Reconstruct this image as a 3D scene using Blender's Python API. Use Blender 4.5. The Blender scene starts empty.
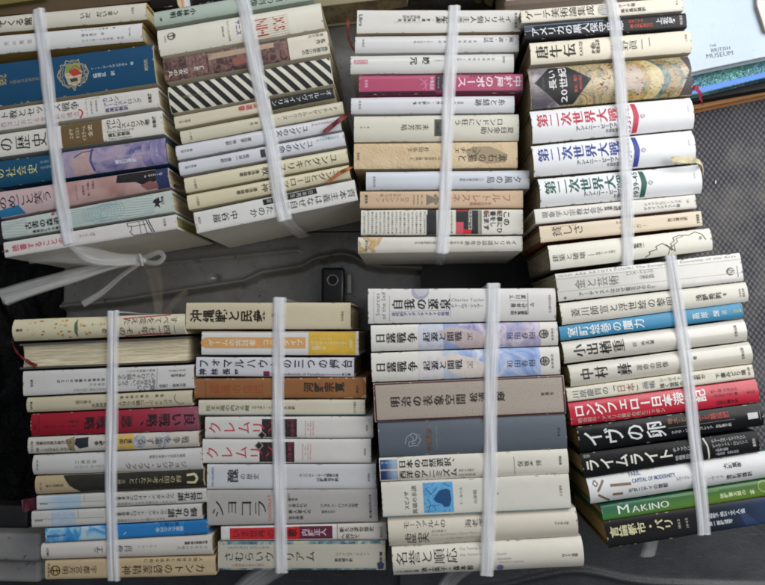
import bpy, bmesh, math, random
from mathutils import Vector, Matrix, Quaternion
random.seed(7)
C = bpy.context.scene.collection
S = bpy.context.scene

# ------------------------------------------------------------------ camera model
H = 0.84                       # camera height above the load floor
FPX, CX, CY = 625.0, 382.5, 292.5
_n = Vector(((415 - CX) / FPX, -(330 - CY) / FPX, -1)).normalized()
Q = _n.rotation_difference(Vector((0, 0, -1)))
QI = Q.inverted()

def P(px, py, z=0.0):
    d = Q @ Vector(((px - CX) / FPX, -(py - CY) / FPX, -1))
    t = (H - z) / -d.z
    return Vector((d.x * t, d.y * t, z))

def pix(v):
    d = QI @ (Vector(v) - Vector((0, 0, H)))
    return (CX + FPX * d.x / -d.z, CY - FPX * d.y / -d.z)

cam = bpy.data.cameras.new('camera')
cam.sensor_width = 36; cam.lens = FPX / 765 * 36
cam.clip_start = .01; cam.clip_end = 50
co = bpy.data.objects.new('camera', cam); C.objects.link(co)
co.location = (0, 0, H); co.rotation_mode = 'QUATERNION'; co.rotation_quaternion = Q
S.camera = co

# ------------------------------------------------------------------ materials
def lin(c):
    c = c.lstrip('#')
    r = [int(c[i:i + 2], 16) / 255 for i in (0, 2, 4)]
    return tuple(x / 12.92 if x <= .04045 else ((x + .055) / 1.055) ** 2.4 for x in r) + (1,)

_M = {}
class NT:
    def __init__(s, name):
        s.m = bpy.data.materials.new(name); s.m.use_nodes = True
        s.t = s.m.node_tree; s.b = s.t.nodes['Principled BSDF']; s.out = s.t.nodes['Material Output']
    def n(s, typ, **kw):
        nd = s.t.nodes.new(typ)
        for k, v in kw.items():
            if k.startswith('i_'):
                nd.inputs[int(k[2:]) if k[2:].isdigit() else k[2:].replace('_', ' ')].default_value = v
            else: setattr(nd, k, v)
        return nd
    def l(s, a, b): s.t.links.new(a, b)
    def math(s, op, a, b=None):
        nd = s.n('ShaderNodeMath', operation=op)
        for i, x in enumerate((a, b)):
            if x is None: continue
            if isinstance(x, (int, float)): nd.inputs[i].default_value = x
            else: s.l(x, nd.inputs[i])
        return nd.outputs[0]
    def coords(s, scale=(1, 1, 1)):
        tc = s.n('ShaderNodeTexCoord'); mp = s.n('ShaderNodeMapping')
        mp.inputs['Scale'].default_value = scale
        oi = s.n('ShaderNodeObjectInfo')
        cb = s.n('ShaderNodeCombineXYZ')
        s.l(s.math('MULTIPLY', oi.outputs['Random'], 3.7), cb.inputs[0])
        s.l(s.math('MULTIPLY', oi.outputs['Random'], 9.1), cb.inputs[1])
        s.l(cb.outputs[0], mp.inputs['Location'])
        s.l(tc.outputs['Object'], mp.inputs['Vector'])
        return mp.outputs[0]
    def noise(s, vec, scale, detail=3, rough=.5, dist=0):
        nd = s.n('ShaderNodeTexNoise'); nd.inputs['Scale'].default_value = scale
        nd.inputs['Detail'].default_value = detail; nd.inputs['Roughness'].default_value = rough
        nd.inputs['Distortion'].default_value = dist
        s.l(vec, nd.inputs['Vector']); return nd.outputs[0]
    def ramp(s, fac, stops, interp='LINEAR'):
        nd = s.n('ShaderNodeValToRGB'); cr = nd.color_ramp; cr.interpolation = interp
        while len(cr.elements) < len(stops): cr.elements.new(.5)
        for e, (p, c) in zip(cr.elements, stops):
            e.position = p; e.color = c if not isinstance(c, str) else lin(c)
        s.l(fac, nd.inputs[0]); return nd.outputs[0]
    def mix(s, fac, a, b, mode='MIX'):
        nd = s.n('ShaderNodeMix', data_type='RGBA', blend_type=mode)
        for i, x in ((0, fac), (6, a), (7, b)):
            if isinstance(x, (int, float)): nd.inputs[i].default_value = x
            elif isinstance(x, (tuple, str)): nd.inputs[i].default_value = lin(x) if isinstance(x, str) else x
            else: s.l(x, nd.inputs[i])
        return nd.outputs[2]
    def bump(s, h, strength, dist):
        nd = s.n('ShaderNodeBump'); nd.inputs['Strength'].default_value = strength
        nd.inputs['Distance'].default_value = dist; s.l(h, nd.inputs['Height'])
        s.l(nd.outputs[0], s.b.inputs['Normal']); return nd

def jacket(col, rough=.42, age=.35, coat=0, fibre=0):
    key = ('j', col, rough, age, coat, fibre)
    if key in _M: return _M[key]
    n = NT('paper_' + col.strip('#')); v = n.coords()
    base = lin(col); lu = .3 * base[0] + .59 * base[1] + .11 * base[2]
    if lu > .3: base = tuple(x + (lu - x) * .32 for x in base[:3]) + (1,)   # aged stock is greyer than its nominal tint
    big = n.noise(v, 16, 3, .55)
    dk = tuple(x * f for x, f in zip(base[:3], (.88, .85, .79))) + (1,)
    c = n.mix(n.math('MULTIPLY', n.ramp(big, [(.38, (0, 0, 0, 1)), (.7, (1, 1, 1, 1))]), age), base, dk)
    # handling grime in fine smudges, and foxing spots
    sm = n.noise(v, 60, 4, .65)
    dk2 = tuple(x * .80 for x in base[:3]) + (1,)
    c = n.mix(n.math('MULTIPLY', n.ramp(sm, [(.55, (0, 0, 0, 1)), (.78, (1, 1, 1, 1))]), age * .7), c, dk2)
    fx = n.noise(v, 240, 2, .5)
    spot = tuple(x * f for x, f in zip(base[:3], (.66, .52, .34))) + (1,)
    c = n.mix(n.math('MULTIPLY', n.ramp(fx, [(.74, (0, 0, 0, 1)), (.79, (1, 1, 1, 1))]), age), c, spot)
    # rubbed edges of the spine toned by handling (generated y = across the spine)
    n.l(c, n.b.inputs['Base Color'])
    n.l(n.math('ADD', n.math('MULTIPLY', sm, .25), max(.08, rough - .12 + random.uniform(-.12, .1))), n.b.inputs['Roughness'])
    n.b.inputs['Specular IOR Level'].default_value = .4 if lu > .03 else .16
    if coat: n.b.inputs['Coat Weight'].default_value = coat; n.b.inputs['Coat Roughness'].default_value = .16
    hgt = n.math('ADD', n.math('MULTIPLY', n.noise(n.coords((1, 1.5, 1)), 45, 3, .5), 1.0),
                 n.math('MULTIPLY', n.noise(v, 900, 2, .6), .12 + fibre))
    n.bump(hgt, .45, .0007)
    _M[key] = n.m; return n.m

def ink(col, rough=.5, sheen=.4):
    key = ('i', col, rough)
    if key in _M: return _M[key]
    n = NT('ink_' + col.strip('#')); v = n.coords()
    b = lin(col); b2 = tuple(x * .82 + .012 for x in b[:3]) + (1,)
    n.l(n.mix(n.ramp(n.noise(v, 160, 3, .6), [(.4, (0, 0, 0, 1)), (.75, (1, 1, 1, 1))]), b, b2), n.b.inputs['Base Color'])
    n.b.inputs['Roughness'].default_value = rough; n.b.inputs['Specular IOR Level'].default_value = sheen
    _M[key] = n.m; return n.m

def art(name, stops, scale=60, detail=5, dist=1.2, rough=.35, stretch=(1, 1, 1), interp='LINEAR', coat=.15):
    """printed picture: a procedural print of several colours"""
    key = ('a', name)
    if key in _M: return _M[key]
    n = NT('print_' + name); v = n.coords(stretch)
    f = n.noise(v, scale, detail, .6, dist)
    n.l(n.ramp(f, stops, interp), n.b.inputs['Base Color'])
    n.b.inputs['Roughness'].default_value = rough
    n.b.inputs['Coat Weight'].default_value = coat; n.b.inputs['Coat Roughness'].default_value = .2
    n.bump(n.noise(n.coords(), 45, 3, .5), .3, .0006)
    _M[key] = n.m; return n.m

def grad(name, stops, a, rough=.4):
    """print whose ink fades along the spine (a = (x0, x1) in metres along it)"""
    key = ('g', name)
    if key in _M: return _M[key]
    n = NT('print_' + name); tc = n.n('ShaderNodeTexCoord'); sp = n.n('ShaderNodeSeparateXYZ')
    n.l(tc.outputs['Object'], sp.inputs[0])
    mr = n.n('ShaderNodeMapRange'); n.l(sp.outputs[0], mr.inputs[0])
    mr.inputs[1].default_value, mr.inputs[2].default_value = a
    f = n.math('ADD', mr.outputs[0], n.math('MULTIPLY', n.math('SUBTRACT', n.noise(n.coords(), 40, 3), .5), .12))
    n.l(n.ramp(f, stops), n.b.inputs['Base Color'])
    n.b.inputs['Roughness'].default_value = rough; n.b.inputs['Specular IOR Level'].default_value = .25
    _M[key] = n.m; return n.m

def pages(col='#e3d6b0'):
    key = ('p', col)
    if key in _M: return _M[key]
    n = NT('page_edges_' + col.strip('#'))
    st = n.noise(n.coords((.03, 1, .03)), 900, 4, .75)
    st2 = n.noise(n.coords((.06, 1, .06)), 420, 3, .6)
    b = lin(col)
    c = n.mix(n.ramp(st, [(.4, (0, 0, 0, 1)), (.6, (1, 1, 1, 1))]), tuple(x * .5 for x in b[:3]) + (1,), b)
    c = n.mix(n.math('MULTIPLY', n.ramp(st2, [(.4, (0, 0, 0, 1)), (.75, (1, 1, 1, 1))]), .5), c,
              tuple(x * f for x, f in zip(b[:3], (.85, .72, .5))) + (1,))
    n.l(c, n.b.inputs['Base Color']); n.b.inputs['Roughness'].default_value = .8
    n.bump(st, .6, .0004)
    _M[key] = n.m; return n.m

def plain(name, col, rough=.6, vary=.25, scale=60, bump=0, metal=0, bscale=200):
    key = ('s', name)
    if key in _M: return _M[key]
    n = NT(name); v = n.coords(); b = lin(col)
    n.l(n.mix(n.ramp(n.noise(v, scale, 4, .6), [(.35, (0, 0, 0, 1)), (.7, (1, 1, 1, 1))]), b,
              tuple(x * (1 - vary) for x in b[:3]) + (1,)), n.b.inputs['Base Color'])
    n.b.inputs['Roughness'].default_value = rough; n.b.inputs['Metallic'].default_value = metal
    if bump: n.bump(n.noise(v, bscale, 3, .6), .5, bump)
    _M[key] = n.m; return n.m

# ------------------------------------------------------------------ glyphs
_G = {}
ROT = set('ー―〜（）「」『』［］〔〕')
SMALL = set('ァィゥェォッャュョぁぃぅぇぉっゃゅょ')
STY = {'g': (0, 0, 1), 'b': (.022, 0, 1), 't': (-.012, 0, 1), 'm': (-.014, .020, 3), 'M': (-.008, .042, 3), 'w': (.012, 0, 1)}
def glyph(ch, style, axis):
    """flat glyph in em units, origin at the em box centre; sliced across `axis` so it can follow a curved spine"""
    k = (ch, style, axis)
    if k in _G: return _G[k]
    off, sm, reps = STY[style]
    cu = bpy.data.curves.new('g', 'FONT'); cu.body = ch; cu.resolution_u = 2; cu.offset = off
    ob = bpy.data.objects.new('g', cu)
    me = bpy.data.meshes.new_from_object(ob)
    bpy.data.objects.remove(ob); bpy.data.curves.remove(cu)
    adv = 1.0
    bm = bmesh.new(); bm.from_mesh(me); bpy.data.meshes.remove(me)
    cjk = ord(ch) > 0x2000
    if not cjk:
        xs = [v.co.x for v in bm.verts] or [0, .3]
        adv = max(xs) + .07
    for v in bm.verts: v.co.x -= adv / 2 if not cjk else .5; v.co.y -= .38 if cjk else .34
    if axis is not None and bm.verts:
        for i in range(-3, 4):
            g = list(bm.verts) + list(bm.edges) + list(bm.faces)
            no = Vector((1, 0, 0)) if axis == 0 else Vector((0, 1, 0))
            bmesh.ops.bisect_plane(bm, geom=g, plane_co=no * i * .13, plane_no=no)
    bm.verts.index_update()
    vs = [(v.co.x, v.co.y) for v in bm.verts]
    fs = [[v.index for v in f.verts] for f in bm.faces]
    bm.free()
    V, F = [], []
    for r in range(reps):
        dx = (r - (reps - 1) / 2) * sm if reps > 1 else 0
        o = len(V); V += [(x + dx, y, r) for x, y in vs]; F += [[i + o for i in f] for f in fs]
    _G[k] = (V, F, adv); return _G[k]

# ------------------------------------------------------------------ object helpers
def link(name, me, mat, parent=None):
    o = bpy.data.objects.new(name, me); C.objects.link(o)
    for m in (mat if isinstance(mat, list) else [mat]): me.materials.append(m)
    if parent: o.parent = parent
    return o
def mesh(verts, faces, mi=None, smooth=None):
    me = bpy.data.meshes.new('m'); me.from_pydata([tuple(v) for v in verts], [], faces)
    if mi: me.polygons.foreach_set('material_index', mi)
    if smooth is not None:
        me.polygons.foreach_set('use_smooth', smooth if isinstance(smooth, list) else [smooth] * len(faces))
    me.update(); return me
def tag(o, label, cat, group=None, kind=None):
    if label: o['label'] = label
    if cat: o['category'] = cat
    if group: o['group'] = group
    if kind: o['kind'] = kind
    return o
def rbox(sx, sy, sz, bev=.002, seg=2, base=True):
    bm = bmesh.new(); bmesh.ops.create_cube(bm, size=1)
    for v in bm.verts: v.co = Vector((v.co.x * sx, v.co.y * sy, (v.co.z + (.5 if base else 0)) * sz))
    if bev: bmesh.ops.bevel(bm, geom=list(bm.edges), offset=bev, segments=seg, affect='EDGES', profile=.6)
    return bm
def frombm(name, bm, mat, parent=None, smooth=False):
    me = bpy.data.meshes.new(name); bm.to_mesh(me); bm.free()
    if smooth: me.polygons.foreach_set('use_smooth', [True] * len(me.polygons))
    return link(name, me, mat, parent)
def catmull(pts, n):
    out = []
    for i in range(len(pts) - 1):
        p0, p1, p2, p3 = pts[max(i - 1, 0)], pts[i], pts[i + 1], pts[min(i + 2, len(pts) - 1)]
        for j in range(n):
            t = j / n
            out.append(.5 * ((2 * p1) + (p2 - p0) * t + (2 * p0 - 5 * p1 + 4 * p2 - p3) * t * t + (3 * p1 - p0 - 3 * p2 + p3) * t ** 3))
    out.append(pts[-1]); return out

# ------------------------------------------------------------------ books
Z0 = .004
class Book:
    def __init__(s, bundle, q, col, label, prints=(), spine='flat', hard=True, board=None, page='#e3d6b0', rough=.42,
                 age=.35, coat=0, mat=None, fibre=0, foredge=False, cat='book', dz=0):
        B = BUNDLES[bundle]; D = B['D'] + dz; s.top = B['top']; s.D = D
        x0, t0, b0, x1, t1, b1 = q
        zt = Z0 + D
        s.q = q
        L0, L1 = P(x0, (t0 + b0) / 2, zt), P(x1, (t1 + b1) / 2, zt)
        s.L = (L1 - L0).length; ang = math.atan2(L1.y - L0.y, L1.x - L0.x)
        mid = (L0 + L1) / 2
        sc = (H - zt) / FPX; s.sc = sc; ca = math.cos(ang)
        s.hl = max(.002, ((b0 - t0) * sc * ca) / 2 - .00035); s.hr = max(.002, ((b1 - t1) * sc * ca) / 2 - .00035)
        hm = (s.hl + s.hr) / 2
        s.ph = random.random() * 6.28; s.wa = .00009
        if spine == 'round': s.c, s.p = min(.0065, hm * .42), 2.3
        elif spine == 'semi': s.c, s.p = min(.003, hm * .28), 2.8
        else: s.c, s.p = min(.0012, hm * .16), 6
        root = bpy.data.objects.new('book', None); C.objects.link(root); s.root = root
        root.empty_display_size = .02
        root.location = (mid.x, mid.y, Z0); root.rotation_euler = (0, 0, ang)
        tag(root, label, cat, B['group'])
        s.M = Matrix.Translation(root.location) @ Matrix.Rotation(ang, 4, 'Z'); s.MI = s.M.inverted()
        s.mats = [mat or jacket(col, rough, age, coat, fibre)]
        s.V, s.F, s.MIx, s.SM = [], [], [], []
        th = .0021 if hard else .0007
        ov = .0028 if hard else .0003
        # jacket/cover: U section swept along the spine
        NX, NV = 16, 15
        def sect(x, t):
            h = s.h(x) - t
            pts = [(-h, 0.0)] + [(-h, s.D - s.c - t - .0)]
            arc = [(v * h, s.zs(x, v) - t) for v in [math.sin((k / NV - .5) * math.pi) for k in range(NV + 1)]]
            return pts[:1], arc, [(h, 0.0)]
        xs = [(-.5 + i / NX) * s.L for i in range(NX + 1)]
        def grid(rows, sm, mi=0, flip=False):
            o = len(s.V); m = len(rows[0])
            for r in rows: s.V += r
            for i in range(len(rows) - 1):
                for j in range(m - 1):
                    f = [o + i * m + j, o + (i + 1) * m + j, o + (i + 1) * m + j + 1, o + i * m + j + 1]
                    s.F.append(f[::-1] if flip else f); s.MIx.append(mi); s.SM.append(sm)
        outer = [[(x, y, z) for y, z in sect(x, 0)[1]] for x in xs]
        inner = [[(x, y, z) for y, z in sect(x, th)[1]] for x in xs]
        if foredge: outer = inner = None
        bmi = 0
        if board: s.mats.append(board if not isinstance(board, str) else jacket(board, .5, .3)); bmi = 1
        zb = [0, .33, .66, 1]
        for sg in (-1, 1):
            def side(t):
                rows = []
                for x in xs:
                    h = (s.h(x) - t) * sg; zt_ = s.zs(x, 1) - (0 if foredge else t)
                    rows.append([(x, h + .0004 * sg * math.sin(k * math.pi) * math.sin(x * 30 + s.ph), k * zt_) for k in zb])
                return rows
            so, si = side(0), side(th)
            grid(so, True, bmi, flip=(sg < 0)); grid(si, True, bmi, flip=(sg > 0))
            for a in (0, -1):      # end strips of the boards
                grid([so[a], si[a]], False, bmi, flip=((sg > 0) == (a == 0)))
            grid([[r[0] for r in so], [r[0] for r in si]], False, bmi, flip=(sg < 0))
            if foredge: grid([[r[-1] for r in so], [r[-1] for r in si]], False, bmi, flip=(sg > 0))
        if not foredge:
            grid(outer, True); grid(inner, True, 0, True)
            for a in (0, -1): grid([outer[a], inner[a]], False, bmi, flip=(a != 0))
        # page block
        PV, PF = [], []
        hh = lambda x: s.h(x) - th - .0002
        px_ = [(-.5 + i / 8) * (s.L - 2 * ov) for i in range(9)]
        NB = 10
        m = NB + 3
        for x in px_:
            h = hh(x); row = [(x, -h, .003), ]
            for k in range(NB + 1):
                v = -1 + 2 * k / NB
                if foredge: z = s.D - .0035 - .0022 * (1 - v * v)
                else: z = s.zs(x, v) - th - .0006
                row.append((x, v * h, z))
            row.append((x, h, .003)); PV += row
        for i in range(8):
            for j in range(m):
                j2 = (j + 1) % m
                PF.append([i * m + j, (i + 1) * m + j, (i + 1) * m + j2, i * m + j2])
        PF.append(list(range(m))); PF.append(list(range(8 * m, 9 * m))[::-1])
        s.pb = link('page_block', mesh(PV, PF), pages(page), root)
        for p in prints: s.put(p)
        if not foredge: s.wear(mat, col)
        s.cover = link('cover', mesh(s.V, s.F, s.MIx, s.SM), s.mats, root)
    def h(s, x):
        u = x / s.L + .5
        return s.hl + (s.hr - s.hl) * u + .00012 * math.sin(x * 70 + s.ph * 2)
    def zs(s, x, v):
        return s.D - s.c * abs(v) ** s.p + s.wa * math.sin(x * 45 + s.ph) * (1 - .3 * abs(v))
    def X(s, px): return ((px - s.q[0]) / (s.q[3] - s.q[0]) - .5) * s.L
    def mi(s, m):
        if isinstance(m, str): m = ink(m)
        if m not in s.mats: s.mats.append(m)
        return s.mats.index(m)
    def put3(s, xy, faces, m, lay):
        o = len(s.V); k = s.mi(m)
        for p in xy:
            x, y = p[0], p[1]; e = p[2] if len(p) > 2 else 0
            hh = s.h(x); v = max(-1, min(1, y / hh)); y = v * hh
            s.V.append((x, y, s.zs(x, v) + lay * 2 + e * .00002))
        for f in faces:
            s.F.append([i + o for i in f]); s.MIx.append(k); s.SM.append(True)
    def rect(s, xa, xb, f0, f1, m, lay=.00008):
        N, K = max(4, int(24 * abs(f1 - f0))), max(2, int(abs(xb - xa) / 8))
        pts = [(s.X(xa + (xb - xa) * i / K), None) for i in range(K + 1)]
        xy = []
        for x, _ in pts:
            for j in range(N + 1):
                f = f0 + (f1 - f0) * j / N
                xy.append((x, (1 - 2 * f) * s.h(x)))
        fs = [[i * (N + 1) + j, i * (N + 1) + j + 1, (i + 1) * (N + 1) + j + 1, (i + 1) * (N + 1) + j] for i in range(K) for j in range(N)]
        s.put3(xy, fs, m, lay)
    def poly(s, pts, m, lay=.00011, cuts=20):
        """pts in (picture x, fraction from the upper edge); sliced across the spine so it follows the curve"""
        bm = bmesh.new(); vs = []
        for x, f in pts:
            X = s.X(x); vs.append(bm.verts.new((X, (1 - 2 * f) * s.h(X), 0)))
        bm.faces.new(vs)
        bmesh.ops.triangulate(bm, faces=list(bm.faces))
        hm = (s.hl + s.hr) / 2
        for i in range(1, cuts):
            g = list(bm.verts) + list(bm.edges) + list(bm.faces)
            bmesh.ops.bisect_plane(bm, geom=g, plane_co=(0, hm * (2 * i / cuts - 1), 0), plane_no=(0, 1, 0))
        xs_ = [v.co.x for v in bm.verts]; xa_, xb_ = min(xs_), max(xs_); k_ = int((xb_ - xa_) / .009)
        for i in range(1, k_ + 1):
            g = list(bm.verts) + list(bm.edges) + list(bm.faces)
            bmesh.ops.bisect_plane(bm, geom=g, plane_co=(xa_ + (xb_ - xa_) * i / (k_ + 1), 0, 0), plane_no=(1, 0, 0))
        bm.verts.index_update()
        fs = []
        for f in bm.faces:
            ix = [v.index for v in f.verts]
            fs.append(ix if f.normal.z > 0 else ix[::-1])
        s.put3([(v.co.x, v.co.y) for v in bm.verts], fs, m, lay); bm.free()
    def text(s, t, xa, xb, f, size, col, st='g', lay=.00016):
        n = len(t); L = s.top == 'L'; xs0, xs1 = s.X(xa), s.X(xb)
        pitch = (xs1 - xs0) / n; sz = size * s.sc; m = ink(col) if isinstance(col, str) else col
        big = sz > s.hl * .5
        al = min(pitch * .98, sz * 1.25)
        for i, ch in enumerate(t):
            if ch in ' 　': continue
            xc = xs0 + pitch * (i + .5) if L else xs1 - pitch * (i + .5)
            yc = (1 - 2 * f) * s.h(xc)
            V, F, adv = glyph(ch, st, 0 if big else None)
            rot = ch in ROT; dx = dy = 0
            if ch in '、。': dx, dy = .5, .5
            if ch in SMALL: dx, dy = .08, .1
            out = []
            for gx, gy, e in V:
                if rot: gx, gy = gy, -gx
                gx += dx; gy += dy
                if L: out.append((xc - gy * al, yc + gx * sz, e))
                else: out.append((xc + gy * al, yc - gx * sz, e))
            s.put3(out, F, m, lay)
    def htext(s, t, xa, xb, f, size, col, st='g', lay=.00016):
        gs = [glyph(c, st, 1) if c != ' ' else ([], [], .3) for c in t]
        tot = sum(g[2] for g in gs); L = s.top == 'L'; xs0, xs1 = s.X(xa), s.X(xb)
        k = (xs1 - xs0) / tot; sz = size * s.sc; pen = 0; m = ink(col)
        for V, F, adv in gs:
            c = pen + adv / 2; pen += adv
            xc = xs0 + c * k if L else xs1 - c * k
            yc = (1 - 2 * f) * s.h(xc); sg = 1 if L else -1
            s.put3([(xc + sg * gx * k, yc + sg * gy * sz, e) for gx, gy, e in V], F, m, lay)
    def ptext(s, t, x, f0, f1, size, col, st='g', lay=.00016):
        """a line set across the spine"""
        gs = [glyph(c, st, 0) if c != ' ' else ([], [], .3) for c in t]
        tot = sum(g[2] for g in gs); L = s.top == 'L'; xc = s.X(x); h = s.h(xc)
        k = abs(f1 - f0) * 2 * h / tot; sz = size * s.sc; pen = 0; m = ink(col)
        ys, sg = ((1 - 2 * f1) * h, 1) if L else ((1 - 2 * f0) * h, -1)
        for V, F, adv in gs:
            c = pen + adv / 2; pen += adv
            yc = ys + sg * c * k
            s.put3([(xc - sg * gy * sz, yc + sg * gx * k, e) for gx, gy, e in V], F, m, lay)
    def wear(s, mat, col):
        # rubbed and nicked places along the spine edges and ends
        r = random.Random(len(bpy.data.objects)); x0, x1 = s.q[0] + .5, s.q[3] - .5
        lum = 0 if not col else lin(col)[1]
        m = ink('#a8a092' if lum < .12 else r.choice(['#a89c86', '#b4aa98', '#9a8f7c']), .7)
        for i in range(r.randint(7, 13)):
            a = r.uniform(x0, x1 - 6); l = r.uniform(1.0, 6) ** 1.1; d = r.uniform(.012, .035)
            top = r.random() < .5
            f = lambda t: t if top else 1 - t
            pts = [(a, f(.002)), (a + l * .4, f(d)), (a + l * .7, f(d * r.uniform(.3, .9))), (min(x1, a + l), f(.002))]
            s.poly(pts if not top else pts[::-1], m, .00019, 2)
        for i in range(r.randint(3, 6)):
            e = x0 if r.random() < .5 else x1; sg = 1 if e == x0 else -1
            f = r.uniform(.03, .85); l = r.uniform(.04, .14)
            s.poly([(e - .3 * sg, f), (e + sg * r.uniform(.3, 1.1), f + l * .4), (e - .3 * sg, f + l)][::sg], m, .00019, 3)
    def put(s, p):
        k = p[0]
        if k == 't': s.text(*p[1:])
        elif k == 'h': s.htext(*p[1:])
        elif k == 'p': s.ptext(*p[1:])
        elif k == 'r': s.rect(*p[1:])
        elif k == 'y': s.poly(*p[1:])
        elif k == 'c':   # disc: x, f, r px, colour
            x, f, r, m = p[1:5]; hp = (s.q[2] - s.q[1] + s.q[5] - s.q[4]) / 2
            s.poly([(x + r * math.cos(a * .3142), f + r / hp * math.sin(a * .3142)) for a in range(20)], m, *(p[5:]))
        elif k == 'line':  # polyline of (x,f), width px, colour
            pts, w, m = p[1:4]; hp = (s.q[2] - s.q[1] + s.q[5] - s.q[4]) / 2
            lay = p[4] if len(p) > 4 else .00013
            for (xa, fa), (xb, fb) in zip(pts[:-1], pts[1:]):
                dx, dy = xb - xa, (fb - fa) * hp; l = math.hypot(dx, dy) or 1
                nx, ny = -dy / l * w / 2, dx / l * w / 2 / hp
                s.poly([(xa + nx, fa + ny), (xb + nx, fb + ny), (xb - nx, fb - ny), (xa - nx, fa - ny)], m, lay)
    def strip(s, name, pts, w, m, th=.0005, label=None):
        """a ribbon belonging to the book; pts are (px,py,z over floor)"""
        W = catmull([P(*p) for p in pts], 6)
        V, F = [], []
        for i, p in enumerate(W):
            t = (W[min(i + 1, len(W) - 1)] - W[max(i - 1, 0)]).normalized()
            sd = t.cross(Vector((0, 0, 1)))
            sd = sd.normalized() if sd.length > .1 else Vector((0, 1, 0))
            nn = sd.cross(t).normalized()
            tw = math.sin(i * .7) * .25
            sd2 = (sd + nn * tw).normalized()
            for a, b in ((-1, 0), (1, 0), (1, 1), (-1, 1)):
                V.append(s.MI @ (p + sd2 * a * w / 2 + nn * b * th))
        n = len(W)
        for i in range(n - 1):
            for j in range(4):
                F.append([4 * i + j, 4 * i + (j + 1) % 4, 4 * i + 4 + (j + 1) % 4, 4 * i + 4 + j])
        F += [[0, 1, 2, 3], [4 * n - 1, 4 * n - 2, 4 * n - 3, 4 * n - 4]]
        o = link(name, mesh(V, F), m, s.root)
        if label: o['label'] = label
        return o

BUNDLES = {
    1: dict(D=.130, top='L', group='books of the upper left bundle'),
    2: dict(D=.130, top='R', group='books of the bundle with the striped book'),
    3: dict(D=.130, top='R', group='books of the bundle with the pink book'),
    4: dict(D=.146, top='L', group='books of the upper right bundle'),
    5: dict(D=.136, top='R', group='books of the lower left bundle'),
    6: dict(D=.134, top='L', group='books of the bundle with the brown book'),
    7: dict(D=.148, top='L', group='books of the bundle with the slate book'),
    8: dict(D=.148, top='L', group='books of the lower right bundle'),
}
K = '#1f1c1b'; G = '#5a5854'; W = '#e9e6de'; R = '#b8273a'
rib_m = plain('ribbon_red', '#6e2320', .55, .3, 300)
rib_o = plain('ribbon_orange', '#a8632f', .55, .3, 300)
rib_c = plain('ribbon_cream', '#dccfa4', .6, .3, 300)
rib_p = plain('ribbon_crimson', '#9c2540', .5, .3, 300)

# ---- bundle 1, upper left
Book(1, (-22, 16.6, 34.4, 146, .5, 19.5), '#d9d2bb', 'cream book with dark handwritten title, topmost in the upper left bundle', [
    ('t', '見えてくる館', -18, 33, .52, 9, '#3a2a22', 'w'), ('t', 'いだ だいまく', 80, 119, .5, 6.5, '#3a342c', 'w'),
    ('p', '小学館', 133, .25, .68, 3.2, '#5a5245')], spine='semi', board='#b89a4a')
Book(1, (-26, 36, 56.5, 142, 21, 41), '#dcdad6', 'white book with faint grey rows of print, above the dark blue book', [
    ('t', '文芸、死の舞踏', -20, 34, .52, 4.5, '#8a8890', 't'), ('t', 'ケイトリーの書物 著', 81, 116, .14, 2.6, '#77757a'),
    ('t', '橋本朋広 訳', 82, 105, .45, 3, '#6a686e'), ('t', 'ジェンダーと文化史 平石', 82, 124, .75, 2.8, '#77757a'), ('p', '平凡', 130, .2, .75, 2.2, '#77757a')],
    spine='semi', board='#8f7a4a')
navy = jacket('#17486a', .34, .25, .2)
gold = '#b8a878'
p = [('t', '鏡', -6, 8, .42, 13, gold, 'm'), ('t', '文明史の物語世界', 10, 40, .5, 4, gold, 't'),
     ('t', 'T・I・アードマンラスト 著', 92, 134, .44, 4, '#c5d2da', 'w'), ('t', '橋場弘 訳', 93, 115, .62, 5, '#d0dbe2', 'w'),
     ('p', '創元社', 146, .38, .68, 4, '#cfc3a0', 'w')]
rr = random.Random(3)
pts = []
for i in range(28):
    a = i / 28 * 6.283; r = 1 + (.16 if i % 2 else -.05) + rr.uniform(-.12, .1)
    pts.append((73.5 + 12.5 * r * math.cos(a), .5 + .33 * r * math.sin(a)))
p += [('line', pts + pts[:1], 1.0, '#a59c82'), ('line', [(73.5 + (x - 73.5) * .86 + rr.uniform(-1, 1), .5 + (f - .5) * .86 + rr.uniform(-.03, .03)) for x, f in pts + pts[:1]], .9, '#8f8a74'), ('line', [(61, .35), (58, .5), (61, .66)], 1.2, '#a59c82'), ('line', [(86, .3), (89, .5), (86, .7)], 1.2, '#a59c82')]
p += [('y', [(67, .26), (80, .24), (83, .5), (80, .74), (74, .8), (68, .73), (65, .5)], '#b9a58a', .00010),
      ('y', [(67, .27), (79, .26), (82, .44), (66, .46)], '#7c9a4a', .00012), ('y', [(69, .44), (76, .36), (83, .52), (74, .57)], '#b03a30', .00014),
      ('y', [(70, .62), (77, .6), (78, .68), (71, .7)], '#3a4038', .00014), ('line', [(66, .57), (81, .56)], .8, '#e0d4b8'),
      ('line', [(70, .42), (76, .3), (82, .4)], 1, '#b03a30', .00015), ('line', [(68, .72), (74, .77), (80, .7)], 1, '#d8ccb0')]
Book(1, (-16, 62.5, 110, 154, 41.5, 84), '', 'thick dark blue book with an ornate coloured crest on the spine', p, spine='semi', mat=navy, board='#c9b98c')
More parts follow.
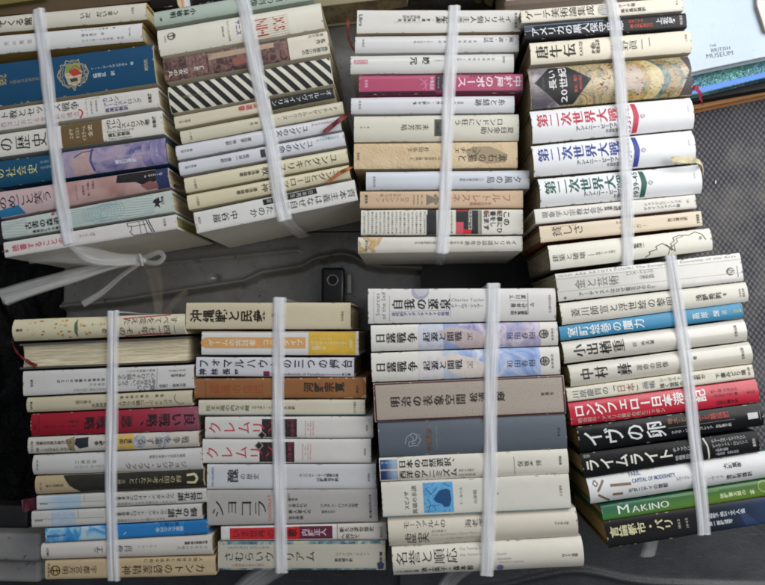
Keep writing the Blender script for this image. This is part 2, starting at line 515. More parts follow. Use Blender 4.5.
Book(1, (-10, 110, 133, 158.5, 86, 107.5), '#d8d2c8', 'grey-cream book with black title over a pink line, beneath the dark blue book', [
    ('t', 'スト教とセックス戦争', -8, 80, .32, 10, K, 'm'), ('t', '西洋における女性観の構造', 0, 80, .76, 6, '#b98088', 't'),
    ('line', [(79, .55), (82, .62), (83, .78), (79.5, .98)], 1.4, '#c03048'),
    ('t', '女の十二使徒の歴史', 86, 101, .1, 2, '#77727a', 't'), ('p', 'ユーロッパの', 87, .2, .88, 2.2, '#77727a'), ('p', '女性の歴史', 92, .2, .88, 2.2, '#77727a'), ('p', '精神構造', 97, .2, .8, 2.2, '#77727a'),
    ('t', 'カレン', 103, 120, .28, 6, '#4a4478'), ('t', 'アームストロング', 104, 142, .53, 6, '#4a4478'), ('t', '高尾利数訳', 105, 128, .8, 5, '#4a4478', 'w'), ('p', '柏書房', 150, .25, .75, 4, '#4a4440', 'b')])
p = [('t', 'の歴史', -2, 48, .5, 16, K, 'm'), ('t', '神', -13, -2, .5, 16, K, 'm'), ('r', 62, 106, .0, 1, '#6d5737'),
     ('y', [(103, .02), (109, .02), (107.5, .3), (107, .7), (109.5, .98), (103, .98)], '#d8d2c4', .00011)]
for i, t in enumerate(['ユダヤ', 'キリスト', 'イスラーム', '全史']):
    p.append(('p', t, 72 + i * 6.3, .22 - .02 * i, .62 + (.22 if i == 2 else .08), 5, '#d9cfb4', 'w'))
p += [('t', 'カレン', 107, 122, .2, 7, '#3c3a36', 'w'), ('t', 'アームストロング著', 108, 150, .42, 7, '#3c3a36', 'w'), ('h', 'Karen Armstrong', 107, 134, .6, 3.2, '#77736c'),
      ('t', '高尾利数訳', 108, 130, .76, 4.5, '#3c3a36', 'b'), ('h', 'Takao Toshikazu', 108, 131, .92, 2.6, '#77736c'), ('p', '柏書房', 154.5, .2, .7, 4, '#4a4440', 'b')]
Book(1, (-5, 134, 158.5, 162.5, 109, 134.5), '#d9d3c5', 'cream book with bold black title and a broad brown band', p)
teal = jacket('#124a68', .3, .3, .4)
ph1 = art('violet_portrait', [(.25, '#3a3a62'), (.4, '#55568a'), (.5, '#8a7f9c'), (.6, '#a898aa'), (.75, '#7d78a4')], 26, 4, .6)
ph2 = art('violet_haze', [(.3, '#40467e'), (.5, '#7c749c'), (.7, '#a898b4')], 30, 4, .8)
Book(1, (-4, 160, 188.5, 166, 136, 164), '', 'teal book whose right half shows a violet picture of a face', [
    ('t', '恋の社会史', -16, 38, .5, 11, '#d6d08c', 'm'), ('t', '女と男の', 41, 50, .28, 3.5, '#9fb6c4'), ('t', '近代物語', 41, 52, .5, 3.2, '#9fb6c4'),
    ('r', 63, 152, 0, 1, ph1), ('r', 141, 166, 0, 1, ph2), ('y', [(72, .35), (84, .02), (93, .02), (90, .5), (94, .98), (74, .98)], '#b89a98', .0001),
    ('line', [(75, .3), (83, .12), (95, .1)], 1.2, '#37417a'), ('line', [(93, .02), (91, .5), (94, .9)], 2, '#3c4684'),
    ('t', 'クローディーヌ・ファーブル', 118, 150, .5, 3.4, '#d6d4e6'), ('t', '福井憲彦訳', 115, 136, .7, 4.5, '#dcdcec', 'b'), ('p', '新曜社', 157, .3, .7, 3.2, '#d0d0e4')], mat=teal, spine='semi')
skin = art('skin_portrait', [(.3, '#8a6058'), (.5, '#b08c86'), (.7, '#bfa29e')], 20, 2, .5)
Book(1, (-2, 190.5, 219.5, 168.5, 166, 187.5), '#caa7a8', 'pink book with brushed black title and a photograph of an arm', [
    ('r', 64, 156, 0, 1, skin), ('y', [(118, .02), (156, .02), (156, .6), (146, .78), (136, .5), (117, .4)], '#1a1618', .0001),
    ('r', 156, 168.5, 0, 1, '#26315a'), ('y', [(-2, .72), (18, .62), (24, .98), (-2, .98)], '#2672a0', .0001),
    ('y', [(140, .7), (150, .55), (157, .7), (157, .95), (146, .95)], '#8a5a58', .00012),
    ('t', 'このめごと笑う', -10, 52, .46, 15, '#2a1c28', 'm'), ('p', 'エリック・スムジャ', 77, .2, .85, 2.4, '#5a3c44'), ('p', '高橋信良', 84, .25, .7, 3, '#4a3038'),
    ('p', '笑い・その意味と', 89, .1, .75, 3, '#4a3038', 'w'), ('p', '仕組み', 94, .1, .5, 3, '#4a3038', 'w'), ('t', 'K.Cherry著', 145, 163, .28, 4, '#d8d4dc', 'b')], spine='semi').strip('bookmark_ribbon', [(169, 183, .10), (178, 187, .12), (186, 189, .128), (194, 191, .13)], .004, plain('ribbon_black', '#2a1c1a', .6, .3))
lines = []
for k in range(9):
    lines.append(('line', [(70 + 12 * j, .08 + .1 * k + .07 * math.sin(j * .9 + k * .4)) for j in range(8)], .35, '#8fb0b8'))
for k in range(7):
    a = 2 + k * 2.4
    lines.append(('line', [(104 + a * 1.3 * math.cos(i * .5236), .45 + a / 26 * math.sin(i * .5236)) for i in range(13) if .03 < .45 + a / 26 * math.sin(i * .5236) < .97], .35, '#8fb0b8'))
    lines.append(('line', [(3 + 8 * j, .1 + .12 * k + .06 * math.sin(j * 1.1 + k)) for j in range(4)], .35, '#a0b8b8'))
Book(1, (2, 220.5, 240, 172.5, 189, 212.5), '#b7c4ba', 'pale green book with fine blue contour lines and black title', lines + [
    ('t', '古書の森逍遙', 25, 68, .5, 8.5, K, 'M'), ('t', '黒岩比佐子の愉快な', 32, 66, .86, 3, '#33302e', 'b'), ('t', '明治', 52, 62, .1, 3.5, '#b03050', 'b'),
    ('y', [(155, .3), (160, .22), (160, .4), (163, .45), (159, .52), (160, .72), (157, .62), (154, .66), (156, .5), (153, .42)], K), ('p', '工作舎', 163, .2, .6, 3, K, 'b')])
Book(1, (4, 241.5, 258.5, 176.5, 213.5, 229.5), '#d3ccc5', 'off-white book with red title and a sketched building, lowest in the upper left bundle', [
    ('t', '大修', 1, 9, .6, 3.5, '#4a4644', 'w'), ('t', '読書することの', 12, 66, .5, 7, '#c25a68', 'w'), ('t', 'マリアム訳', 80, 96, .42, 4, '#4a4644', 't'),
    ('line', [(128, .06), (129, .32), (132, .3), (132, .6), (130, .66), (133, .95), (150, .98)], .7, '#4a4644'), ('line', [(128, .08), (147, .05)], .7, '#4a4644'),
    ('line', [(132, .35), (147, .33)], .6, '#4a4644'), ('line', [(140, .1), (141, .9)], .5, '#4a4644'), ('line', [(147, .02), (152, .98)], .9, '#3a3634'), ('line', [(149, .02), (154, .98)], .9, '#4a4644'), ('line', [(144, .05), (147, .98)], .6, '#4a4644'),
    ('p', '書店刊', 165, .15, .7, 3, '#4a4644')], page='#aaa468')

# ---- bundle 2, striped book
Book(2, (154, 10.5, 27, 312, -17, -.5), '#a8bba8', 'pale green book with dark green title, topmost above the book with red block letters', [
    ('t', '小林敏明', 170, 197, .45, 7, '#22302c', 'M'), ('t', 'ある日の肖像', 250, 300, .6, 8, '#22302c', 'm'), ('p', '講', 161, .5, .75, 3, K)], spine='semi')
p = [('p', 'XS', 279, .3, .85, 16, '#b03038', 'b'), ('p', 'NH', 262, .22, .95, 17, '#b03038', 'b')]
for i in range(9):   # hatching across the block letters
    p.append(('line', [(253, .27 + i * .085), (289, .25 + i * .085)], .8, '#ddd5c0', .00022))
p += [('p', 'ヤニス', 239, .14, .75, 6.5, '#5a6a9c', 'b'), ('p', 'マルチリンガルの世界', 229, .08, .9, 2.6, '#55534e'), ('p', '高橋悠治訳', 223.5, .3, .72, 2.4, '#55534e'),
      ('c', 172, .34, 4.2, '#3a3a3a'), ('c', 172, .34, 3.2, '#ddd5c0', .00015), ('line', [(168.5, .34), (176, .34)], 1.2, '#3a3a3a', .0002), ('line', [(174, .25), (174, .43)], 1.2, '#3a3a3a', .0002), ('p', '文字社', 165.5, .28, .56, 2, '#55534e')]
Book(2, (158, 28, 57, 322, .3, 28.5), '#ddd5c0', 'cream book with red block lettering hatched in white', p, spine='semi')
bld = art('brown_facade', [(.3, '#2a1f20'), (.45, '#4a3634'), (.55, '#6e5048'), (.66, '#8a6a5c'), (.8, '#2e2226')], 110, 6, 1.5)
bld2 = art('rose_facade', [(.35, '#5a4040'), (.5, '#7a5a54'), (.7, '#947468')], 240, 4, .4)
p = [('r', 164, 289, 0, 1, bld), ('r', 186, 208, .0, 1, bld2), ('r', 276, 288, .0, 1, bld2),
     ('y', [(209, .12), (275, .1), (275, .32), (209, .38)], '#b09a80', .0001), ('y', [(232, .5), (245, .4), (247, .75), (234, .85)], '#8a5a4c', .0001),
     ('r', 209, 213, .05, .95, bld2, .0001), ('t', '皇女の丸', 168, 188, .68, 7, '#d8d0c4', 'M'), ('t', '講談', 194, 204, .66, 4.5, '#d8d0c4', 'b'),
     ('t', '長篇歴史小説の', 301, 327, .78, 5.5, '#6a655c', 'w'), ('t', '傑作', 316, 326, .42, 5, '#6a655c', 'w'), ('t', '講談社刊', 309, 325, .12, 3.5, '#77726a'), ('t', '・・・・・・', 294, 318, .28, 2, '#77726a')]
Book(2, (164.5, 58, 83.5, 328.5, 29.5, 54), '#d9cfb4', 'book with a dark brown building photograph and a cream end panel', p)
def clip(poly, xa, xb):
    for lim, sg in ((xa, 1), (xb, -1)):
        out = []
        for (x0, f0), (x1, f1) in zip(poly, poly[1:] + poly[:1]):
            in0, in1 = (x0 - lim) * sg >= 0, (x1 - lim) * sg >= 0
            if in0: out.append((x0, f0))
            if in0 != in1: out.append((lim, f0 + (f1 - f0) * (lim - x0) / (x1 - x0)))
        poly = out
    return poly
p = []
for i in range(-3, 16):
    xa = 160 + i * 11.2
    q = clip([(xa, .005), (xa + 6.0, .005), (xa + 27.3, .995), (xa + 21.3, .995)], 169.6, 331)
    if len(q) > 2: p.append(('y', q, '#21221e'))
p += [('t', 'ヤスパース著作', 182, 212, .5, 4, '#8a8578', 't')]
Book(2, (169, 85, 114.5, 331.5, 55, 84.5), '#d8d0ba', 'thick book with bold black and white diagonal stripes', p, spine='semi')
Book(2, (174.5, 116, 129.5, 334, 86.5, 98.5), '#d2c6a0', 'thin cream book with a black panel of white script at its right end', [
    ('r', 271, 334, .0, 1, '#1c1f1e'), ('t', 'オールドヴァイオリン', 272, 332, .45, 7, '#d9d9d4', 'm'), ('t', '音楽選書', 239, 268, .35, 6, '#c05058', 'w'), ('t', '音楽之友', 179, 191, .55, 3.4, '#77705c'), ], spine='flat', page='#e8dcb4')
Book(2, (180.5, 130, 144.5, 343, 100, 113.5), '#d0c6a4', 'glossy cream book with small grey title, under the thin book with the black panel', [
    ('t', 'ナイチンゲールのクーズ', 283, 338, .5, 5.5, '#4f4a3e', 't'), ('t', '三一書房', 250, 268, .5, 3, '#6a6454'), ('p', '三一書房', 191, .2, .85, 2.4, '#55503f'), ('t', '・', 276, 282, .5, 4, '#4f4a3e')], spine='semi', coat=.3, rough=.3)
b = Book(2, (176, 145, 160.5, 340.5, 115, 130), '#cfd0d6', 'white book crossed by a dark red bookmark ribbon at its right end', [
    ('t', 'ユングの文', 277, 309, .48, 8, '#26262a', 'm'), ('t', '心の源流をたずね', 312, 336, .3, 3.5, '#b06a70'), ('t', '渡辺学 秋山訳', 226, 252, .5, 4.2, '#55555c', 'w'), ('t', '春秋社版', 181, 193, .5, 3, '#66666c')], spine='semi', coat=.3, rough=.3)
b.strip('bookmark_ribbon', [(352, 110, .06), (347, 115, .12), (341, 119, .1375), (332, 126, .1365), (324, 133, .137)], .0055, rib_m)
Book(2, (179, 161.5, 176, 344.5, 130.5, 145.5), '#cdced5', 'white book with green small print beside its black title', [
    ('t', 'ユングの命', 279, 314, .48, 8.5, '#26262a', 'm'), ('t', '心の深層をさぐる', 317, 340, .3, 3.8, '#6aa09a'), ('t', '松代洋一 渡辺訳', 221, 250, .5, 4.2, '#55555c', 'w'), ('t', '春秋社版', 185, 197, .5, 3, '#66666c'), ('r', 261, 266, .2, .8, '#3a3a3e')], spine='semi', coat=.3, rough=.3)
Book(2, (184.5, 177, 193.5, 347.5, 147, 162.5), '#d6ca9c', 'pale yellow book with bold slanting title, upper of two alike', [
    ('t', 'ユングとキリスト教', 262, 338, .55, 9.5, '#2a2620', 'm'), ('t', '湯浅泰雄著', 240, 260, .5, 4.5, '#4a4434', 'w'), ('p', '人文書院', 195.5, .2, .85, 2.8, '#4a4434')], spine='semi', coat=.35, rough=.3)
b = Book(2, (187.5, 194.5, 210.5, 349.5, 164, 178), '#d6c898', 'pale yellow book with an orange bookmark ribbon, lower of two alike', [
    ('t', 'ユングとヨーロッパ精神', 262, 340, .5, 9.5, '#2a2620', 'm'), ('t', '湯浅泰雄著', 237, 258, .5, 4.5, '#4a4434', 'w'), ('p', '人文書院', 198, .2, .85, 2.8, '#4a4434')], spine='semi', coat=.35, rough=.3)
b.strip('bookmark_ribbon', [(354, 166, .09), (350, 168, .137), (340, 173, .1375), (328, 182, .137)], .004, rib_o)
Book(2, (195, 211.5, 234.5, 356, 178.5, 201), '#d4d1cb', 'grey-white book with a black label across its spine, lowest in the striped bundle', [
    ('t', '資本主義はなぜ自壊したのか', 250, 355, .6, 9.5, '#2a2826', 'm'), ('y', [(264.5, .06), (318, .02), (318.5, .3), (265, .34)], '#1c1b1b'), ('t', '日本再生への提言', 268, 315, .18, 4.5, '#bdbab4'),
    ('t', '中谷巌', 213, 239, .5, 9.5, '#2a2826', 'm'), ('p', '集英社', 200, .25, .6, 3, '#66625c'), ('p', 'インターナショナル', 197, .2, .85, 1.8, '#88847c')], hard=True)

# ---- bundle 3, pink book
Book(3, (357, 8.8, 34, 520.5, 9, 32), '#d4d0c6', 'pale grey book with boards yellowed at the left end, topmost in the middle bundle', [
    ('t', 'イギリス個人主義の起源', 436, 512, .45, 8, '#33302c', 'm'), ('t', '家族・財産・社会変化', 398, 446, .46, 3, '#44403a', 'b'), ('t', '酒井利夫訳', 403, 421, .32, 4, '#55514a'), ('t', 'アラン・マクファーレン', 394, 422, .55, 3.2, '#88847c', 't'),
    ('h', 'Libro', 359, 363, .5, 1, '#d4d0c6'), ('p', 'Libro', 361, .2, .72, 5, '#33302c', 'b'), ('p', '南風社叢書', 516, .12, .85, 3, '#55514a')], spine='flat', board='#c9a870')
b = Book(3, (355, 35, 53, 519, 33, 51.5), '#d0cfcb', 'glossy white book with a red bookmark ribbon trailing from its left end', [
    ('t', '風・波・対話', 484, 514, .33, 6, '#66645e', 'm'), ('t', '吉増剛造対談集成', 438, 478, .42, 2.6, '#88867f'), ('t', 'くらしの手帖', 414, 434, .42, 2.6, '#88867f'), ('p', '未来社', 363.5, .2, .7, 2.6, '#66645e')], spine='semi', coat=.4, rough=.28)
b.strip('bookmark_ribbon', [(355.5, 51, .08), (352, 47, .06), (348.5, 38, .04), (347.5, 28, .03), (348, 19, .03)], .0025, rib_m)
b.strip('bookmark_ribbon', [(348, 29, .031), (348, 24, .032), (347.8, 19, .032)], .0045, plain('ribbon_faded', '#8d4a40', .6, .3))
Book(3, (350.5, 54.5, 74, 514, 52.2, 72), '#d2d1c9', 'glossy white book with two bold black characters and a small pink stamp', [
    ('t', '談', 423, 430.5, .35, 8.5, '#2a2a28', 'b'), ('t', '冗', 410.5, 418, .35, 8.5, '#2a2a28', 'b'), ('r', 354, 368, .25, .5, '#c98a90'), ('t', '平凡社', 355, 367, .375, 3.5, '#e4d4d0'), ('t', '高見順の昭和と', 463, 496, .32, 2.8, '#8a8880'), ('t', '川端', 457, 463, .3, 2.6, '#77756e'), ('t', 'つくりばなし', 434, 448, .35, 2.6, '#77756e'), ('p', '筑摩書房', 504, .15, .55, 2.6, '#77756e')], spine='semi', coat=.4, rough=.28)
pink = jacket('#aa4666', .32, .3, .3)
ch = art('dark_lace', [(.4, '#2a1a22'), (.6, '#4a1c34'), (.75, '#160f14')], 300, 3, .5)
Book(3, (359, 75, 95.5, 523, 73, 93.5), '', 'magenta pink book with white title and a black centre label', [
    ('t', '中村屋のボース', 458, 522, .4, 12, '#e6d0da', 'b'), ('r', 436, 446, .02, .82, '#2e1f2a'), ('p', 'インド独立', 443.5, .1, .75, 2.2, '#b09aa6'), ('p', '近代日本', 439, .1, .75, 2.2, '#b09aa6'),
    ('r', 359, 436, .84, 1, ch), ('r', 436, 456, .84, 1, '#6a2444'), ('r', 456, 523, .86, 1, ch), ('p', '中島岳志', 432.5, .1, .8, 4.5, '#e0b8cc', 'b'),
    ('line', [(420, .2), (428, .5), (424, .75)], .6, '#d48aac'), ('line', [(428, .25), (421, .55)], .6, '#d48aac'), ('line', [(425, .3), (427, .85)], .6, '#d48aac'), ('p', '白水社', 366.5, .22, .65, 3.6, '#e0b8cc', 'b'), ('t', 'アジア主義インド独立運動', 470, 508, .1, 2.2, '#5a2440')], mat=pink, spine='flat')
Book(3, (351, 96.5, 114, 514.5, 94.5, 112.5), '#cfd0d4', 'cool white book between the magenta book and the thick beige book', [
    ('t', '糸と縫跡', 475, 506, .42, 7.5, '#33333a', 'm'), ('t', '堂本正樹 編', 455, 464, .42, 3, '#66666c'), ('t', '川村湊・上野千鶴', 413, 450, .4, 3.2, '#55555c', 'w'), ('p', '未来社', 360, .18, .78, 2.8, '#66666c')], spine='semi', coat=.3, rough=.3)
Book(3, (354, 115, 142, 519, 113, 140.5), '#cfcab4', 'thick greyish beige book with a dark square picture on the spine', [
    ('t', 'ロンドンに狂う', 455, 504, .3, 8, '#2c2a24', 'm'), ('t', '夏目金之助', 481, 514, .62, 7.5, '#2c2a24', 'm'), ('r', 435, 446, .17, .82, '#4a4c42'), ('r', 437, 440, .3, .75, '#2a2c26'), ('r', 441.5, 444.5, .25, .6, '#6a6a5c'), ('t', '末延芳晴', 401, 430, .48, 6.5, '#5a3a34', 'm'), ('t', '青土社', 360, 370, .46, 2, '#77735f')], spine='semi')
tan = NT('paper_tan_grained'); v_ = tan.coords()
w_ = tan.noise(v_, 130, 3, .6, 1.5)
tan.l(tan.mix(tan.ramp(tan.noise(v_, 30, 3), [(.4, (0, 0, 0, 1)), (.7, (1, 1, 1, 1))]), '#cdb896', '#bfa57f'), tan.b.inputs['Base Color'])
tan.b.inputs['Roughness'].default_value = .6; tan.bump(w_, .8, .0012)
Book(3, (354, 143, 169.5, 517.5, 141, 168), '', 'tan book with leathery wrinkles and a dark stain behind its title', [
    ('y', [(466, .3), (474, .18), (490, .16), (500, .34), (508, .5), (505, .78), (488, .85), (476, .7), (468, .55)], '#9c8a6c', .00005),
    ('t', '漱石の猫と', 458, 508, .62, 8, '#332c22', 'm'), ('t', 'ニーチェ', 455, 478, .3, 8, '#332c22', 'm'), ('t', '稀代の哲学者に震撼した', 410, 444, .62, 3.5, '#776a50'), ('t', '杉田弘子', 408, 430, .26, 5, '#665a44', 'm'), ('p', '白水社', 358.5, .35, .66, 3, '#4a4030', 'w'), ('line', [(474, .3), (477, .5), (481, .3)], .5, '#332c22')], mat=tan.m)
Book(3, (366, 171, 190, 529.5, 169.5, 188.5), '#c6ccd6', 'bluish white book shifted right, below the wrinkled tan book', [
    ('t', '夕風の島', 487, 522, .52, 7.5, '#3a3c44', 'm'), ('t', '入江隆則著作選集', 460, 485, .5, 3, '#77798a'), ('t', '古今', 440, 446, .5, 3, '#77798a'), ('p', '未来社刊', 374.5, .25, .85, 2.8, '#55575f')], spine='semi', coat=.35, rough=.28)
Book(3, (360, 191, 208.5, 523, 190, 208), '#cda878', 'orange tan book with red slanting title and a grey triangle', [
    ('t', 'フルトレスネ', 452, 512, .42, 9, '#b85a3c', 't'), ('t', 'ある往復書簡', 470, 492, .76, 3.5, '#b0664a'), ('y', [(427, .2), (440, .5), (427, .85)], '#7a7262'), ('y', [(436, .15), (440, .5), (434, .3)], '#7a7262'), ('y', [(434, .7), (440, .5), (437, .85)], '#7a7262'),
    ('t', 'ロスヘンジャン', 376, 410, .5, 5, '#7a6448', 't'), ('t', 'なおかつあ', 380, 402, .24, 4, '#7a6448', 't'), ('p', '創文社', 366.5, .2, .75, 3, '#3a3022', 'b'), ('p', '文明論集', 414.5, .2, .8, 1.8, '#8a7454'), ('p', '叢書版', 418.5, .2, .8, 1.8, '#8a7454'), ('p', '第一期', 422.5, .2, .8, 1.8, '#8a7454')])
p = []
tx = 'しかしこの本はただひたすらに読みつづけることで終わりを迎えるのだという話を'
for i in range(16):
    x = 364.5 + i * 4.05
    p.append(('p', ''.join(tx[(i * 7 + j * 3) % len(tx)] for j in range(11)), x, .06, .96, 2.1, '#5a564a', 'w'))
for i in range(4):
    p.append(('p', ''.join(tx[(i * 5 + j * 2) % len(tx)] for j in range(11)), 440 + i * 4.1, .06, .96, 2.1, '#6a665a', 'w'))
p += [('r', 427, 437, 0, 1, '#1d1d1f'), ('r', 456.5, 482, .02, .98, '#1d1d1f'), ('r', 456.5, 464, .5, .98, '#c84a58', .00012), ('r', 464, 472, .8, .98, '#c0202c', .00012), ('r', 456.5, 470, .0, .06, '#a02030', .00012), ('r', 469, 472.5, .05, .8, '#b8b6a6', .00012), ('p', '昭和史論争', 470.7, .08, .78, 2.8, '#1d1d1f', 'b'), ('r', 478.5, 481.5, .02, .98, '#8a887c', .00012),
      ('p', 'この', 507, .05, .66, 7, '#2a2826', 'b'), ('p', '記事にひ', 500, .05, .95, 6, '#2a2826', 'b'), ('p', '書をし', 493.5, .05, .7, 6, '#2a2826', 'b'), ('p', '読ます', 487, .05, .85, 6, '#2a2826', 'b'), ('p', '絵入', 500.5, .02, .2, 4, '#b04848', 'b'), ('p', '論', 487.5, .02, .16, 4, '#b04848', 'b'), ('r', 427, 428, 0, .2, '#d0ccc0', .00012)]
Book(3, (361, 209.5, 235.5, 523, 209, 234.5), '#d2cebe', 'book printed all over with columns of newsprint and red and black blocks', p)
st = art('water_stain', [(.45, '#cdc6b4'), (.5, '#a88c60'), (.56, '#bfa070'), (.7, '#c9b488')], 40, 3, 1)
Book(3, (358, 236.5, 253.5, 522.5, 235.5, 251), '#cdc8bb', 'cream book with a brown water stain at the left end, lowest in the middle bundle', [
    ('y', [(358.6, .03), (383, .03), (379, .5), (374, .7), (377, .97), (358.6, .97)], st, .00006), ('t', 'イギリス説話の年表', 465, 517, .45, 5, '#4a463e', 'm'), ('t', '詩人を読み', 447, 464, .42, 3, '#66625a'), ('t', '現代思想の冒険者たち', 415, 445, .4, 2.8, '#88847c', 'w'), ('p', '未来社刊', 366.5, .2, .85, 2.8, '#4a4030', 'w')], spine='semi')

# ---- bundle 4, upper right
Book(4, (521, 9.5, 23.5, 683, -4, 11), '#dfd5bd', 'cream book with a round grey wave mark after its title, topmost at upper right', [
    ('t', 'ゲーテ美術論集成', 525, 595, .45, 11, '#2c2620', 'm'), ('c', 604.5, .47, 6.2, '#8c8e96')] + [('line', [(598.5, .12 + .13 * i), (604, .1 + .13 * i), (610, .1 + .13 * i)], .7, '#dfd5bd', .00016) for i in range(6)] + [
    ('t', 'ゲーテ著', 619, 636, .3, 4.5, '#4a443a'), ('t', '高木昌史編訳', 621, 646, .68, 4.5, '#3a342c', 'w'), ('p', '青土', 677, .2, .6, 2.4, '#6a6456')])
blk = jacket('#151518', .34, .3, .12)
Book(4, (524.5, 25, 40.5, 686.5, 12, 28), '', 'black book with white title and red subtitle in the upper right bundle', [
    ('r', 524.5, 605, .0, .1, '#5a6a84'), ('r', 524.5, 534, .1, .42, '#3a4250'), ('t', 'アメリカの黒人保守思想', 531, 624, .52, 10.5, '#d8dae0', 'w'), ('t', '反オバマの', 629, 644, .3, 4, '#b5482f', 'b'), ('t', '黒人共和党勢力', 630, 653, .64, 4.5, '#b5482f', 'b'), ('t', '上坂昇', 656, 675, .44, 7.5, '#dcdce0', 'w'), ('p', '明石書店', 681, .15, .8, 3, '#c0c0c6', 'w'), ('line', [(525, .45), (545, .37), (590, .2)], .5, '#a8b0bc')], mat=blk, spine='flat', page='#d8cba6', board='#2a2a2e')
Book(4, (530.5, 41.5, 64.5, 691.5, 28.5, 52), '#e2d6b8', 'cream book with large black three-character title between the black and the map books', [
    ('t', '唐牛伝', 535, 577, .5, 13.5, '#2c261e', 'M'), ('p', 'KAROJI', 581.5, .12, .8, 4.5, '#5a5344', 'w'), ('t', '敗者の', 591, 597, .4, 4, '#4a4436'), ('p', '戦後漂流', 598.5, .1, .75, 4.2, '#4a4436', 'w'), ('p', '敗者の', 594, .2, .75, 4, '#4a4436', 'w'), ('t', '佐野眞一', 611, 647, .5, 11, '#2c261e', 'm'), ('line', [(650, .2), (650, .62)], .5, '#4a4436'), ('p', '小学館', 686.5, .2, .55, 2.6, '#6a6456')], spine='semi', page='#e6d8ae')
mapm = art('antique_map', [(.24, '#33291f'), (.36, '#6e5e50'), (.44, '#9a8a74'), (.49, '#b09c6a'), (.525, '#5c7068'), (.55, '#a88c58'), (.6, '#b8a884'), (.66, '#94602f'), (.72, '#a09078'), (.8, '#4a3e40')], 34, 8, 2.2, .25, (1, 1, 1), coat=.6)
mapl = art('map_land', [(.32, '#94826e'), (.5, '#b09e8c'), (.62, '#a08c7c'), (.7, '#7c6a5e')], 70, 7, 1.5, .25, coat=.5)
mapy = art('map_yellow', [(.32, '#9c8450'), (.5, '#c0b080'), (.62, '#b09a64'), (.7, '#7a6a48')], 100, 7, 1.5, .25, coat=.5)
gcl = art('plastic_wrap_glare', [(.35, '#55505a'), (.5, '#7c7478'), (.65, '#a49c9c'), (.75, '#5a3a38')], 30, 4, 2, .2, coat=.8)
def band(cx, rx0, rx1, f0=.01, f1=.99, k=14):
    # crescent of a hemisphere seen on the folded map
    fs = [f0 + (f1 - f0) * i / k for i in range(k + 1)]
    e = lambda f: math.sqrt(max(0, 1 - ((f - .55) / .75) ** 2))
    return [(cx + rx0 * e(f), f) for f in fs] + [(cx + rx1 * e(f), f) for f in fs[::-1]]
mapb = art('map_brown', [(.3, '#5a4628'), (.42, '#8a6c3c'), (.5, '#a88c58'), (.58, '#8a7a60'), (.7, '#5c4a3c')], 90, 7, 1.5, .25, coat=.5)
mapt = art('map_teal', [(.3, '#33443f'), (.45, '#4f6660'), (.55, '#6a7c70'), (.65, '#8a8260'), (.75, '#3c4a48')], 110, 7, 1.5, .25, coat=.5)
mapo = art('map_orange', [(.3, '#3c5c56'), (.45, '#7a8a5c'), (.52, '#b07434'), (.6, '#b8a05c'), (.75, '#8a4a24')], 160, 5, 1.5, .25, coat=.5)
p = [('r', 531, 560, 0, 1, gcl), ('y', band(612, 8, 32), mapl, .0001), ('y', band(612, 32, 39), mapo, .00011), ('y', band(612, 39, 52), mapy, .00011), ('y', band(612, 52, 59), mapt, .00012), ('y', band(612, 59, 69), mapb, .00012), ('y', band(612, 69, 72), mapt, .00012),
     ('y', [(684, .02), (692, .02), (692, .98), (680, .98), (687, .6), (690, .4)], '#4c4448', .00013), ('y', [(622, .02), (640, .02), (634, .14), (625, .1)], mapo, .00013), ('y', [(625, .82), (634, .74), (640, .98), (626, .98)], mapo, .00013),
     ('y', [(535, .42), (551, .03), (570, .03), (592, .42), (573, .97), (559, .97)], '#181719', .00014)]
rr = random.Random(5)
for i in range(46):
    x = rr.uniform(616, 688); f = rr.uniform(.08, .92)
    p.append(('line', [(x, f), (x + rr.uniform(1, 2.5), f + rr.uniform(-.02, .02))], .7, '#4a3c34', .00015))
for i in range(14):
    x = rr.uniform(578, 615); f = rr.uniform(.08, .9)
    p.append(('line', [(x, f), (x + rr.uniform(1, 3), f + rr.uniform(-.06, .06)), (x + rr.uniform(2, 5), f + rr.uniform(-.08, .08))], .6, '#5a4a3a', .00015))
p += [('p', '長い', 553, .08, .62, 8, '#d8d6d4', 'w'), ('p', '20世紀', 564, .04, .92, 8.5, '#e2e0de', 'w'), ('p', '資本、権力', 576, .28, .72, 3.6, '#b5483a', 'b'), ('p', '現代の系譜', 581, .3, .66, 3.2, '#b5483a', 'b'), ('p', 'ジョヴァンニ', 543.5, .28, .58, 3, '#77757a')]
b = Book(4, (530, 66, 108.5, 692, 53, 94), '', 'thick book with an antique map spine and a black diamond panel', p, mat=mapm, spine='round', page='#e0d2aa')
b.strip('bookmark_ribbon', [(692, 89, .13), (696, 88, .133), (699, 92, .125), (701, 99, .11), (702, 103, .09)], .006, rib_p)
wwi = [('#c23a50', '#a84858', 'red', 109, 143, 95, 127.5, 532, 694, 0), ('#2f4390', '#39457e', 'blue', 144, 176.5, 128, 162, 533.5, 695.5, 1), ('#1f5a4c', '#2f5c50', 'green', 177.5, 207, 163, 192.5, 540, 702, 8)]
